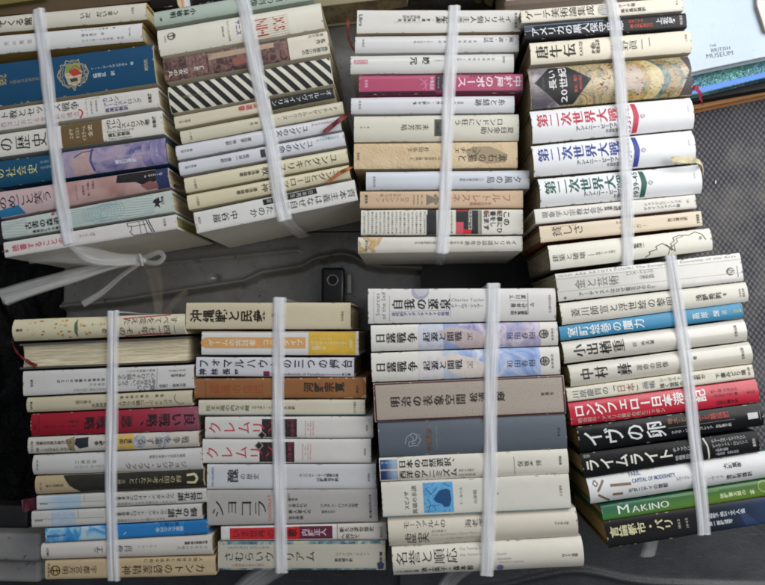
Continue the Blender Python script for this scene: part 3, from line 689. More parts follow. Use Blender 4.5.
for col, col2, nm, t0, b0, t1, b1, x0, x1, dx in wwi:
    p = [('t', '第二次世界大戦', 537 + dx, 621 + dx, .36, 15, col, 'M'), ('t', 'アントニー・ビーヴァー', 576 + dx, 622 + dx, .7, 5.5, '#4c4c54', 'w'), ('t', '平賀秀明訳', 606 + dx, 622 + dx, .84, 4, '#4c4c54'),
         ('y', [(633 + dx, .04), (637.5 + dx, .06), (639.5 + dx, .5), (637 + dx, .96), (632 + dx, .97), (634 + dx, .5)], col, .00011), ('p', '1939-45', 628.5 + dx, .04, .98, 7, col2, 'w'), ('c', 643 + dx, .5, 2.2, col2), ('c', 643 + dx, .5, 1.7, '#dcdde0', .00014), ('line', [(642 + dx, .5), (644.5 + dx, .5)], .6, col2, .00016), ('p', '白水社', 688.5 + dx * .8, .3, .5, 2, '#8a8a92')]
    b = Book(4, (x0, t0, b0, x1, t1, b1), '#dfe0e2', 'thick white volume with large %s title in a set of three' % nm, p, spine='round', age=.15, coat=.2, board='#8f8674')
    if nm == 'green':
        b.strip('bookmark_ribbon', [(703, 174, .1), (701, 164, .152), (692, 159.5, .1565), (680, 158.6, .1565), (671, 158.5, .1563)], .0045, rib_c)
        b.strip('bookmark_ribbon', [(692, 161, .1568), (683, 160.4, .157), (672, 159.6, .1566)], .0055, rib_c)
Book(4, (535, 209, 224.5, 696, 194, 208.5), '#dbd6ca', 'pale grey book with fine grey title, below the three thick white volumes', [
    ('t', '現象学と宗教社会学', 542, 604, .45, 7, '#6a6a70', 'm'), ('t', '那須壽', 605, 613, .4, 4, '#55555a', 'w'), ('t', '山崎敬一', 613, 625, .45, 4.5, '#44444a', 'b'), ('t', 'シュッツとパーソンズ', 644, 682, .4, 3.5, '#66666a'), ('t', 'ゲマインシャフト論', 644, 680, .68, 3.5, '#66666a', 'w'), ('p', '木', 688, .3, .6, 3, '#88857c')])
Book(4, (540, 226, 243, 702, 210.5, 226), '#dcc6a0', 'pale orange book with brown brushed title, between two grey books', [
    ('t', '貧しさ', 552, 584, .42, 11, '#5a3424', 'm'), ('t', 'マルティン・', 617, 632, .25, 4, '#6a5040'), ('t', 'ハイデガー', 618, 648, .6, 4.5, '#5a4434', 't'), ('t', '西山達也訳', 668, 688, .4, 3.6, '#6a5444', 'w'), ('p', '藤原書店', 698, .2, .8, 3, '#4a3a2c', 'b'), ('line', [(552, .13), (578, .1)], .4, '#8a6a54')], board='#8a4428')
mapline = [(645, .97), (650, .85), (649, .75), (657, .68), (656, .55), (663, .45), (668, .62), (672, .8), (671, .5), (675, .4), (674, .25), (681, .18), (690, .22), (697, .1), (703, .25), (706, .5)]
Book(4, (549.5, 245, 270.5, 712, 227.5, 250), '#dedac6', 'cream book with a hand-drawn coastline on its right half', [
    ('t', '建築と破壊', 552, 586, .55, 7.5, '#5a564c', 'm'), ('line', [(588, .58), (595, .58)], .5, '#5a564c'), ('t', '思想としての現代', 596, 616, .55, 3, '#66625a'), ('t', '飯島洋一', 634, 646, .42, 5.5, '#4a463e', 'w'), ('line', mapline, .8, '#55524a'), ('line', [(x + 3, f + .06) for x, f in mapline[5:12]], .6, '#66635a'), ('line', [(668, .95), (670, .7), (676, .5)], .7, '#55524a'), ('p', '青', 701, .3, .5, 3, '#66625a')], spine='semi', board='#6a6250', page='#c9bda0')

# ---- bundle 5, lower left
p = [('t', 'すべてを変えた', 124, 178, .28, 8, '#3a3632', 'm'), ('t', '一四一七年、その', 119, 178, .74, 9.5, '#3a3632', 'm'), ('line', [(123, .15), (140, .1), (166, .04), (170, .03)], 1.2, '#a83a34'), ('line', [(124, .97), (150, .93), (170, .95)], 1.2, '#a83a34'),
     ('y', [(77.5, .06), (78.5, .5), (77.5, .94), (75, .7), (75, .3)], '#5a6a44'), ('t', 'その・・の', 92, 106, .36, 3.2, '#88806a'), ('t', 'の', 102, 108, .68, 5, '#3a3632', 'b'), ('t', '柏書', 16, 23, .5, 3, '#4a4436', 'b')]
rr = random.Random(9)
for i in range(26):
    x = rr.choice([24, 30, 44, 60, 66, 84, 88]) + rr.uniform(-5, 5); f = rr.uniform(.1, .92); r = rr.uniform(.4, 1.6)
    p.append(('y', [(x + r * rr.uniform(.7, 1.8) * math.cos(a), f + r / 23 * rr.uniform(.5, 1.2) * math.sin(a)) for a in [k * .785 for k in range(8)]], rr.choice(['#b8783c', '#c2924c', '#c8a860', '#a8683c']), .00004 + i * 1e-6))
Book(5, (12, 319, 342, 184.5, 313, 334.5), '#d3c796', 'yellowed book spotted with orange rust stains, topmost in the lower left bundle', p + [('r', 117, 184, 0, 1, '#cfc6ae', .00003)], spine='round', age=.6)
b = Book(5, (19, 343.5, 370, 187.5, 336, 363), '#55514a', 'book lying with its cream page edges up and a red ribbon', [], foredge=True, page='#ddd2b4', hard=True)
b.strip('bookmark_ribbon', [(12.6, 338, .128), (13, 344, .126), (17, 352, .136), (22, 357, .1395), (30, 363, .1396), (36.5, 366, .1396)], .0022, rib_m)
b.strip('bookmark_ribbon', [(26, 360.3, .1402), (31, 363.5, .1402), (37, 366.2, .14)], .0042, rib_m)
Book(5, (23, 371, 396.5, 193.5, 364.5, 388.5), '#c9c6c1', 'pale grey book with many small lines of print, under the page-edged book', [
    ('t', '新しい', 137, 156, .9, 6, '#44423e', 'm'), ('t', '夢の見えない、なぐさ', 118, 156, .66, 7, '#44423e', 'm'), ('t', '心にひそむ鏡きる', 118, 156, .4, 6.5, '#66645e', 'm'), ('t', '河合隼雄の臨床のことば', 57, 106, .46, 3, '#55534e', 'b'), ('t', '日本の心', 90, 106, .66, 3, '#66645e'), ('t', '夢と昔話の深層心理を語る', 74, 112, .86, 3.6, '#77756e', 't'),
    ('t', '現代思想・心理学', 159, 186, .84, 3.6, '#66645e', 'w'), ('t', '精神医学', 171, 186, .42, 3, '#55534e', 'b'), ('h', 'James Hillman', 169, 186, .22, 3, '#77756e'), ('t', '意味と現実をひらく', 127, 156, .16, 3, '#77756e'), ('line', [(158, .05), (157, .95)], .4, '#88867f'), ('p', '創元社', 32, .35, .65, 2.8, '#44423e', 'b')])
Book(5, (26.5, 397.5, 413, 191.5, 390, 406), '#c2b48e', 'narrow yellow-beige book with a thin crescent mark, above the red book', [
    ('t', 'ドビュッシーに魅せられて', 118, 173, .66, 5.5, '#44402f', 'm'), ('t', '鶴岡政文', 92, 108, .7, 5, '#44402f', 'm'), ('t', '平島正郎', 76, 92, .45, 4, '#55503c'), ('t', '音楽・印象の詩学集', 120, 165, .25, 3, '#55503c', 'w'), ('line', [(176, .2), (174.5, .4), (176, .68), (180, .85), (184, .8)], .7, '#77704e'), ('p', '青土社', 31.5, .25, .8, 2.8, '#44402f', 'b')], spine='semi')
redg = grad('faded_red', [(.0, '#8e1a26'), (.45, '#952232'), (.66, '#92303e'), (.88, '#8e4a5a'), (1, '#865264')], (-.11, .11), .4)
Book(5, (30.5, 414, 436.5, 197.5, 406.5, 430.5), '', 'red book fading to mauve with bold black title', [
    ('t', '良い戦略、悪い戦略', 84, 196, .5, 13, '#2a1a1e', 'M'), ('t', 'リチャード・ルメルト', 42, 79, .6, 4.5, '#4a1c22', 'm'), ('t', '村井章子', 68, 80, .4, 3, '#4a1c22', 'w'), ('line', [(39, .12), (39, .85)], .4, '#4a1c22'), ('p', '日経', 35, .45, .7, 2.4, '#4a1c22')], mat=redg, spine='semi')
gl = art('print_globes', [(.35, '#b8b4ac'), (.5, '#8a8eA0'), (.6, '#c4c0b8'), (.75, '#77809c')], 60, 4, 1)
Book(5, (27.5, 437.5, 454.5, 198, 431, 447), '#c3bbab', 'narrow cream book with dark helmet picture and yellow centre patch', [
    ('t', '戦争を論ずる', 138, 190, .5, 7, '#44403c', 'm'), ('r', 118, 134, .02, .98, '#c9a85c', .00005), ('c', 140, .5, 7, gl, .00006), ('c', 163, .5, 8, gl, .00006), ('y', [(76, .15), (89, .1), (89, .7), (80, .8), (75, .5)], '#22242e', .00008), ('y', [(66, .2), (75, .05), (75, .95), (70, .9)], '#8a7a5c', .00006),
    ('t', '正義と戦争', 95, 116, .5, 5, '#33302c', 'b'), ('t', '道徳的', 120, 133, .45, 5, '#44403c', 'b'), ('t', 'マイケル・ウォルツァー・駒', 36, 72, .78, 4, '#4a463e', 'b'), ('t', '風行社現代思想双書訳', 36, 72, .36, 3.6, '#5a564c', 'b'), ('p', '風行社', 32, .2, .9, 2.8, '#4a463e')], spine='semi')
Book(5, (32.5, 455.5, 475.5, 201.5, 448, 470), '#c0beba', 'light grey book with reddish brown title, above the black and tan book', [
    ('t', 'ジョルジュ・ブラック', 126, 187, .7, 7.5, '#6a3436', 'm'), ('t', '絵画の探求から探求の絵画', 150, 186, .3, 3.4, '#66645e'), ('t', 'ベルナール・ジュルシェ', 75, 105, .65, 3.6, '#77756e'), ('t', '北山研二', 75, 98, .42, 3.6, '#77756e', 'w'), ('p', '未来社', 37.5, .2, .8, 2.4, '#55534e')], spine='semi')
Book(5, (35, 476.5, 494.8, 204, 469, 486.5), '#b39a68', 'black book with a tan end and a cream horseshoe mark', [
    ('y', [(63, .01), (203.5, .01), (203.5, .99), (80, .99), (70, .6)], '#26241f'), ('t', '緑の国で考えたこと', 130, 182, .5, 7.5, '#b8ab80', 'm'), ('t', '青柳', 118, 126, .5, 5, '#a89c78', 'm'), ('t', '岩波書店人文書', 46, 64, .55, 3.2, '#44402f'), ('p', '人文', 41, .3, .8, 2.4, '#55503c'),
    ('line', [(187, .3), (195, .25), (197.5, .5), (195, .75), (187, .72)], 2.4, '#c9bf90', .00016)], spine='semi')
sk = grad('pale_sky_fade', [(0, '#c3c2c0'), (.2, '#b8bec4'), (.4, '#a0b4c4')], (-.1, -.03))
b = Book(5, (36.5, 496, 510.5, 206, 488.5, 502.5), '#bdb9b2', 'slim grey book with a pale blue patch and a maroon tab at its left end', [
    ('r', 37, 81, 0, 1, sk), ('line', [(38, .5), (105, .54)], .4, '#88908f'), ('line', [(85, .05), (85, .55)], .4, '#88908f'), ('t', '日常礼讃', 178, 203, .5, 8.5, '#33312e', 'M'), ('t', 'フェルメールの時代のオランダ風俗画', 118, 176, .82, 3, '#77756e'), ('t', 'ツヴェタン・トドロフ', 130, 175, .4, 5.5, '#44423e', 'm'), ('t', '塚本昌則', 115, 130, .4, 3.2, '#44423e', 'b'), ('t', '白水社', 40, 48, .56, 2.4, '#44423e', 'b')])
b.strip('spine_tab', [(25, 505, .122), (31, 504, .124), (38, 503, .126)], .014, plain('cloth_maroon', '#5c1f30', .7, .3), .004)
Book(5, (31.5, 511.5, 528, 201.5, 503.5, 519.5), '#bdb9b2', 'slim grey book with a pale blue patch, lower of two alike', [
    ('r', 52, 76, 0, 1, '#a6b6c4'), ('line', [(42, .5), (105, .54)], .4, '#88908f'), ('line', [(79, .05), (79, .5)], .4, '#88908f'), ('t', '個の礼讃', 168, 198, .5, 9, '#33312e', 'M'), ('t', 'ルネサンス期フランドルの肖像画', 118, 166, .82, 3, '#77756e'), ('t', 'ツヴェタン・トドロフ', 130, 168, .4, 5.5, '#44423e', 'm'), ('t', '岡田温司', 115, 130, .4, 3.2, '#44423e', 'b'), ('t', '白水社', 35, 43, .56, 2.4, '#44423e', 'b')])
blu = art('blue_wash', [(.3, '#2f78b4'), (.45, '#4a92c4'), (.52, '#8ab4cc'), (.62, '#b4c4c8'), (.75, '#9ab8c4')], 38, 4, 1, .35)
blu2 = jacket('#2878b8', .35, .3, .3)
Book(5, (45, 528.5, 543, 207.5, 520, 534), '', 'slim bright blue book with cloudy white patches', [
    ('r', 45.5, 106, 0, 1, blu), ('t', '画家たちの四季', 156, 184, .5, 5, '#b8d0e0', 'w'), ('t', '美の旅人', 160, 180, .15, 4, '#1a4a7c', 'w'), ('t', '日本経済新聞', 47, 62, .55, 2.6, '#1a4a7c', 'w'), ('line', [(62, .52), (66, .52)], .8, '#1a4a7c'), ('r', 185, 207, 0, 1, '#206ca8', .00009), ('line', [(124, .7), (127, .55)], .7, '#c0d4e0')], mat=blu2)
Book(5, (41, 544, 560, 211.5, 535, 555), '#c6beb4', 'cream-white book between the blue and the tan books, with curled right end', [
    ('t', '肖像のエ', 96, 134, .5, 7.5, '#66605a', 'm'), ('t', 'し', 92, 104, .5, 6, '#77716a', 'm'), ('t', 'プルースト', 138, 158, .42, 2.6, '#77716a', 't'), ('t', '鈴木道彦文学論集', 185, 208, .34, 3, '#44403a', 'b'), ('t', 'マルセルの時代', 177, 208, .58, 3.6, '#66605a', 't'), ('p', '人文書院', 48, .25, .8, 2.4, '#44403a', 'b')], spine='semi')
Book(5, (45, 561, 580, 215, 556.5, 575.5), '#c0a26c', 'tan book with dark brown title and a round emblem, lowest in the lower left bundle', [
    ('t', 'カントの啓蒙精神', 122, 206, .58, 9.5, '#3a2c1c', 'm'), ('t', '宇都宮芳明', 62, 98, .5, 8, '#4a3a26', 'm'), ('t', '人類の啓蒙と永遠平和に', 144, 204, .12, 3.6, '#5a4a30', 'm'), ('c', 55.5, .52, 5.2, '#3a2c1c'), ('c', 55.5, .52, 4, '#c0a26c', .00014), ('line', [(51.5, .52), (59.5, .52)], 1.2, '#3a2c1c', .00018), ('line', [(53, .36), (54, .68)], 1, '#3a2c1c', .00018), ('line', [(57, .4), (57.5, .66)], 1, '#3a2c1c', .00018), ('p', '岩波書店', 49, .1, .85, 2.4, '#4a3a26')])

# ---- bundle 6, brown book
Book(6, (186, 302.2, 329.5, 350.5, 302.2, 329.5), '#c9b88e', 'beige cloth book with large black title, topmost in the brown-book bundle', [
    ('t', '沖縄戦と民衆', 190, 266, .5, 13, '#211c16', 'b'), ('t', '林博史', 272, 286, .48, 4, '#33302a', 'b'), ('p', '大月書店', 342.5, .32, .7, 2.6, '#4a4434')], fibre=.3, age=.5)
p = [('r', 206, 306, .25, .72, '#cf9a5e'), ('c', 206.5, .485, 5.6, '#cf9a5e', .00007), ('r', 309, 356, .02, .98, '#cfa93c'), ('t', 'ゲームの実践者 コハルタイプ', 208, 304, .485, 7, '#e0dccc', 'w'), ('t', '・ゲーム・テレビの', 312, 332, .3, 3, '#e0d6b0'), ('t', 'コンピュータ・クリエイター', 311, 347, .5, 4, '#e4dcba', 'w'), ('t', '高橋源一郎', 312, 326, .7, 4, '#e4dcba', 'w'), ('p', '紀伊国屋', 351, .32, .7, 3, '#e4dcba', 'w'), ('line', [(201.5, .02), (356, .02)], .8, '#b07a4a')]
Book(6, (201.5, 331, 355, 358.5, 331, 355.5), '#ccccca', 'white book with an orange title lozenge and a yellow end panel', p)
Book(6, (196, 357, 376.5, 354, 357.5, 377), '#c4c4cc', 'pale lilac-white book with widely spaced black letters in two rows', [
    ('t', 'フォマルハウトの三つの燭台', 198, 353, .32, 9, '#2a2a2e', 'w'), ('t', '神林長平', 197, 245, .76, 6.5, '#2a2a2e', 'b'), ('r', 264, 270, .72, .98, '#6a2a44'), ('h', 'Three Candlesticks of Fomalhaut', 270, 325, .87, 3.6, '#7a4a44'), ('line', [(325, .88), (341, .88)], .5, '#8a5a54'), ('t', '早川書', 342, 351, .87, 2.6, '#33332f', 'w')], spine='flat')
kraft = jacket('#8a5c36', .62, .9, 0, .5)
Book(6, (194.5, 378.5, 398.5, 366, 377.5, 398.5), '', 'worn brown paper-covered book with frayed edges', [
    ('t', '孤高の自民', 210, 265, .52, 10, '#9c4f2c', 'w'), ('t', '河野宗寛', 304, 345, .45, 10, '#2c2018', 'b'), ('p', '講談社', 357.5, .35, .75, 2.6, '#33261a'), ('line', [(206, .05), (206, .95)], .5, '#774a28')] + [
    ('y', [(x, .0), (x + 3, .0), (x + 1.5, .06)], '#c0a078', .0001) for x in (205, 232, 262, 300, 318, 330, 345, 352)] + [('y', [(362, .9), (366, .8), (366, 1), (361, 1)], '#c0a078', .0001), ('y', [(363, 0), (366, 0), (366, .3)], '#b8966a', .0001), ('y', [(345, .95), (352, .93), (354, 1), (344, 1)], '#b8966a', .0001)], mat=kraft, page='#c2a878')
Book(6, (198.5, 399.8, 416, 365, 399.5, 415.5), '#c7bda0', 'narrow yellowish book with a blue lower edge, between the brown book and two red-lettered books', [
    ('t', '民主主義の内なる敵', 206, 250, .5, 6.5, '#3c382e', 'm'), ('t', 'ツヴェタン・トドロフ', 252, 280, .48, 3.4, '#55503f', 'w'), ('t', '大谷訳', 284, 296, .5, 3.4, '#55503f', 'w'), ('p', 'みすず書房', 355, .1, .85, 2.8, '#55503f'), ('r', 198.5, 365, .93, 1, '#5a7c88')])
for i, (q, nm) in enumerate([((205, 416.8, 438.3, 373, 416.5, 438), 'white book with red brushed title, upper of the two beside each other in the brown-book bundle'), ((202.5, 439.3, 463.3, 371, 439, 463), 'white book with red brushed title, lower of the two alike in the brown-book bundle')]):
    x = q[0]; D4 = -4 if i == 0 else 4
    blkp = art('black_lettered_panel', [(.42, '#1f1a1c'), (.55, '#2c2226'), (.66, '#5a2834'), (.72, '#241c1f')], 420, 2, .3)
    f0 = .1 if i == 0 else .12
    p = [('r', x + 57.5, x + 92.5, f0, .96 if i == 0 else .95, blkp, .00006), ('t', 'クレムリン', x + 3, x + 76, .5 if i == 0 else .55, 13, '#c03440', 'm', .0002), ('p', 'KGB-MVD', x + 88, .12, .9, 5, '#8a3444', 'b')]
    cx, cf = (x + 57.5, .86) if i == 0 else (x + 57, .26)
    hp = 21.5
    for r, c, ly in ((4.4, '#b0aca6', .00022), (3.6, '#24201f', .00024)):
        p.append(('y', [(cx - r, cf), (cx, cf - r / hp), (cx + r, cf), (cx, cf + r / hp)], c, ly))
    for k, t in enumerate(['Red Fortress', 'by the', 'Secret Heart', 'of History']):
        p.append(('p', t, x + 101 + k * 2.6 - .2 * i, .18 + .1 * (k == 1), .86 - .2 * (k == 1), 2, '#c06a70'))
    p.append(('p', '白水社', q[3] - 6, .38, .68, 2.4, '#66625c', 'w'))
    Book(6, q, '#cbc7c0', ['white book with red brushed title, upper of two alike in the brown-book bundle', 'white book with red brushed title, lower of two alike in the brown-book bundle'][i], p)
Book(6, (207, 464.5, 489.3, 376, 464.3, 488.8), '#bfc0c4', 'cool white book with a thin blue line of print at the left end', [
    ('p', 'ON UGLINESS', 213, .1, .9, 3, '#3a7ab0', 'w'), ('t', '醜', 227, 239.5, .45, 13, '#44464e', 'M'), ('t', 'の歴史', 240, 260, .48, 6, '#55575f', 'm'), ('t', 'ウンベルト・エーコ編著の美', 300, 339, .44, 3.6, '#4a4a50', 'w'), ('t', '川野美也子訳', 317, 339, .62, 3.6, '#44444a', 'b'), ('p', '東洋書林', 369, .35, .7, 2.4, '#55575f')])
choc = grad('lilac_to_taupe', [(0, '#9a958e'), (.3, '#8f8a90'), (.6, '#a29c98'), (1, '#b0a796')], (-.11, .11), .45)
Book(6, (207, 490.5, 525.5, 377.5, 489.5, 521.5), '#a8a29c', 'thick taupe book with four thin black brushed characters', [
    ('t', 'ショコラ', 211, 268, .53, 19, '#22201f', 'm'), ('p', 'CHOCOLAT', 270.5, .12, .92, 4.5, '#c07a5c', 'w'), ('p', 'これから', 289.5, .1, .34, 3, '#44403c'), ('t', '生きる', 289, 299, .28, 3.6, '#3a3632', 'w'), ('t', 'と言われた', 289, 308, .46, 4, '#3a3632', 'w'), ('t', '商人家人の', 289, 312, .64, 4, '#3a3632', 'w'), ('t', '生き甲斐', 289, 304, .82, 4, '#3a3632', 'w'), ('t', 'ジョアン・ハリスの世界', 321, 359, .48, 4, '#4a4642', 'w'), ('t', '那波かおり', 322, 336, .66, 3, '#4a4642', 'w'), ('p', '角川書店世界の文学', 370.5, .15, .88, 2.8, '#44403c', 'w')], rough=.5)
Book(6, (221, 527, 540.8, 386.8, 523, 539.8), '#c4bcb0', 'slim book with a bright red title panel ending in purple', [
    ('r', 221.5, 337, .0, 1, '#cac7c4', .00004), ('r', 230, 300, .1, .92, '#b8202a'), ('r', 300, 333, .08, .9, '#5c2038'), ('r', 294, 300, .08, .92, '#c01e1e', .0001), ('t', 'いま世界の哲学', 232, 293, .5, 8, '#6a1c20', 'w'), ('t', '歌', 288, 298, .48, 8, '#4a1018', 'b'), ('t', '内藤正人', 302, 327, .48, 7, '#cdb4bc', 'b'), ('r', 337.5, 338.2, 0, 1, '#88806f'), ('t', '新たな浮世絵史', 340, 374, .34, 5, '#3c3830', 'w'), ('t', 'へ向けて', 341, 360, .76, 5, '#3c3830', 'w'), ('p', '東京大学', 381.5, .2, .85, 3, '#55503f')])
flw = art('blue_flower_edge', [(.4, '#a8a894'), (.5, '#5a7c88'), (.6, '#3a5a6c'), (.7, '#2c3440')], 60, 3, .6)
Book(6, (218, 542, 570, 385.5, 541.2, 570), '#b5ae98', 'greenish beige book with blue-flowered margins, lowest in the brown-book bundle', [
    ('r', 219, 381, .0, .1, flw), ('r', 219, 376, .93, 1, flw), ('t', 'さむらいウィリアム', 224, 316, .52, 10.5, '#2a2820', 'm'), ('h', 'SAMURAI WILLIAM', 228, 270, .2, 3.5, '#8a8c98'), ('t', '三浦按針の生きた時代', 232, 265, .82, 3, '#b08070'), ('t', 'ジャイルズ・ミルトン', 336, 370, .44, 4.2, '#44423a', 't'), ('t', '築地誠子訳', 335, 353, .64, 3.6, '#44423a', 'w'), ('p', '原書', 381, .35, .7, 3, '#33312a', 'w'), ('y', [(377, .75), (381, .68), (384, .78), (383, .95), (378, .97)], '#3a3c5a')])

# ---- bundle 7, slate book
Book(7, (368, 288.3, 324, 556, 288, 320.5), '#d0cdca', 'thick pale grey book with small ruled author boxes, topmost in the slate-book bundle', [
    ('p', 'Sources', 378, .12, .78, 5.5, '#8a8884'), ('p', 'of the Self', 384, .08, .88, 5.5, '#8a8884'), ('t', '自我の源泉', 392, 452, .46, 11, '#2c2a28', 'M'), ('t', '近代的アイデンティティの形成', 392, 450, .74, 4.2, '#44428a', 'w'), ('h', 'Charles Taylor', 452, 486, .34, 4, '#9a9894'), ('t', 'チャールズ・テイラー', 452, 484, .52, 5.2, '#44423e', 'm'),
    ('line', [(374, .05), (374, .95)], .35, '#b0aeaa'), ('line', [(390, .2), (390, .95)], .35, '#a8a6a2'), ('line', [(451, .15), (451, .85)], .35, '#a8a6a2'), ('line', [(391, .66), (451, .64)], .35, '#a8a6a2'), ('c', 421, .06, 9, '#9c9aa8', .00006), ('c', 422, .02, 7, '#b4b2b8', .00008),
    ('t', '下川潔', 510, 527, .26, 4.2, '#44423e', 'w'), ('t', '桜井徹', 511, 528, .52, 4.2, '#44423e', 'b'), ('t', '田中智彦訳', 511, 528, .74, 4.2, '#44423e', 'b'), ('line', [(528.5, .14), (528.5, .8)], .4, '#66645e'), ('line', [(510, .38), (528, .38)], .3, '#99979a'), ('line', [(510, .63), (528, .63)], .3, '#99979a'), ('t', '△', 530, 534.5, .5, 4, '#44423e', 'b'), ('p', '名古屋大学出版会', 550, .2, .76, 2.6, '#66645e')], spine='semi', rough=.36)
wc1 = art('watercolour_violet', [(.3, '#6a6c9c'), (.42, '#9a96b8'), (.5, '#a89cb0'), (.58, '#c4bcc6'), (.72, '#7a84b0')], 48, 5, 1.4)
wc2 = art('watercolour_sky', [(.3, '#5e7cb8'), (.45, '#8aa0c8'), (.55, '#a8b4d0'), (.65, '#c8ccd8'), (.78, '#9cb4d4')], 36, 4, 1.2)
for q, nm, last, base, art2, wd in [((371, 325, 352, 558, 321.5, 345.5), 'cream book with a pale violet watercolour, upper of two with matching titles', '［下］', 0, wc1, 405),
                           ((371.5, 353, 382.5, 560, 346.5, 374.5), 'cream book with a pale blue watercolour, lower of two with matching titles', '［上］', 1, wc2, 430)]:
    x = q[0]
    Book(7, q, '#d3cfc4', nm, [('r', 419, 450, 0, 1, '#bfc2cc' if not base else '#ccc8c6', .00004), ('r', 444, 541, 0, 1, art2 if not base else wc2, .00006), ('y', [(439, .3), (452, .1), (476, .3), (490, .6), (487, .98), (462, .98), (449, .7)], '#b8a8a8' if not base else '#cfc4bc', .00007),
        ('r', 444, 460, 0, 1, '#8f9cc0' if not base else '#b0bccc', .000065),
        ('t', '日露戦争', x + 4, x + 47, .5, 10.5, '#24221f', 'M'), ('t', '起源と開戦', x + 52, x + 92, .5, 9.5, '#2f2e38', 'M'), ('t', last, x + 95, x + 104, .52, 7, '#2f2e38', 'w'), ('t', '和田春樹', 507, 536, .55, 7.5, '#33344a', 'm'), ('c', 545 - (1 - base), .5, 4.8, '#3a3834'), ('c', 545 - (1 - base), .5, 3.7, '#a8a69c', .00014), ('line', [(541.5, .5), (548, .5)], 1, '#2c2a28', .00018), ('line', [(544, .36), (544, .64)], 1, '#2c2a28', .00018), ('line', [(546, .4), (546, .6)], 1, '#2c2a28', .00018), ('p', '岩波書店', 552.5, .25, .78, 2.4, '#55534e')], spine='semi', rough=.34)
taupe = NT('slipcase_paper'); tv = taupe.coords()
taupe.l(taupe.mix(taupe.ramp(taupe.noise(tv, 750, 3, .7), [(.52, (0, 0, 0, 1)), (.7, (1, 1, 1, 1))]), '#a3988c', '#857b70'), taupe.b.inputs['Base Color']); taupe.b.inputs['Roughness'].default_value = .75
taupe.bump(taupe.noise(tv, 500, 3), .5, .0004)
mar = '#4a2024'
Book(7, (374, 383.5, 422.3, 565, 375.5, 413.3), '', 'thick speckled taupe slipcase with a maroon border', [
    ('line', [(375.5, .03), (564, .03)], 1.3, mar), ('line', [(375.5, .97), (564, .975)], 1.6, mar), ('line', [(375.2, .03), (375.8, .97)], 1.6, mar), ('line', [(563.7, .03), (564, .97)], 1.4, mar),
    ('t', '明治の表象空間', 390, 467, .5, 10.5, '#2e2824', 'M'), ('t', '松浦寿輝', 470, 506, .47, 9.5, '#2e2824', 'M'), ('t', '新潮社', 541, 554, .46, 3, '#3a332e', 'w')], mat=taupe.m, hard=True, board='#5a2a2e')
slate = jacket('#565d66', .5, .3, 0, .2)
Book(7, (378.5, 423, 457.5, 566.5, 414, 448.5), '', 'thick slate grey book with a faint white line drawing', [
    ('line', [(405, .65), (407, .45), (413, .35), (418, .4), (416, .55), (409, .6), (409, .72), (418, .7), (421, .55), (419, .45)], .5, '#a8b4be'), ('line', [(411, .42), (414, .5), (412, .66), (416, .62)], .4, '#a8b4be'), ('line', [(420, .42), (420.5, .4)], .6, '#c0c8d0'),
    ('p', '寺田寅彦', 430, .22, .88, 6, '#6a5640', 'w'), ('p', 'ＭＩ', 429, .38, .66, 7, '#7a603c', 'b'), ('p', 'Torahiko Terada', 437, .18, .85, 2.4, '#98a4ae', 't'), ('line', [(431, .15), (431, .2)], .6, '#b87a60'), ('p', '平凡社', 559, .38, .64, 2.8, '#33393f', 'w')], mat=slate, spine='semi')
Book(7, (379.5, 458.5, 482, 568.5, 449.3, 473.5), '#d0cab8', 'cream book with two dark blue tabs and a two-row title', [
    ('r', 380.5, 398, .08, .48, grad('navy_tab', [(0, '#1c2c4c'), (.6, '#31507c'), (1, '#93a4b4')], (-.106, -.086))), ('r', 380.5, 398, .54, .94, grad('navy_tab_b', [(0, '#161e34'), (.55, '#2a406c'), (1, '#93a4b4')], (-.106, -.086))), ('t', 'ラカン', 381, 392, .2, 2.6, '#c0c8d4', 'w'), ('line', [(381, .52), (390, .51)], .6, '#c08aa0'),
    ('t', '日本の自然選択、', 399, 460, .29, 8.5, '#2c2a26', 'M'), ('t', '西洋のアニミズム', 399, 458, .74, 8.5, '#2c2a26', 'M'), ('t', '信仰と仏教の', 459, 475, .66, 3, '#77756a'), ('t', '近代思想論', 459, 476, .86, 3, '#88867a'), ('line', [(515, .2), (515, .95)], .35, '#66645a'), ('t', '保坂幸博', 518, 542, .5, 6, '#4a4638', 'm'), ('p', '新評論', 560.5, .25, .62, 2.8, '#44402f', 'w')], spine='semi', rough=.36)
bpic = art('blue_woodcut', [(.35, '#4a92c4'), (.5, '#6aaad2'), (.62, '#3e86bc'), (.7, '#8abadA')], 80, 4, 1.5)
Book(7, (382, 483, 517.5, 570, 474.5, 508.5), '#cfcbbc', 'thick cream book with a square blue picture on the spine', [
    ('r', 424, 454, .06, .92, bpic), ('y', [(436, .45), (440, .3), (447, .25), (451, .3), (452, .55), (450, .75), (445, .78), (442, .68), (436, .62), (434, .52)], '#1a4a78', .00013), ('line', [(426, .2), (432, .4), (438, .2)], .6, '#1f5888', .00014), ('line', [(427, .75), (434, .7), (436, .88)], .6, '#1f5888', .00014), ('line', [(444, .1), (452, .2)], .6, '#1f5888', .00014), ('line', [(428, .5), (431, .66), (428, .9)], .6, '#1f5888', .00014),
    ('p', 'スピノザ', 407, .28, .8, 4.6, '#3a362c', 'w'), ('p', '異端の系譜', 415, .12, .94, 5.2, '#2f2c24', 'm'), ('p', 'Y・ヨベル', 462, .22, .72, 3.2, '#55513f'), ('p', '小岸昭', 476, .32, .72, 4, '#44402f', 'm'), ('p', '人文書院', 561, .3, .62, 2.8, '#55513f'), ('t', 'オ', 497, 500, .46, 3, '#44402f'), ('r', 382, 570, .97, 1, '#6a8a8c')], spine='flat')
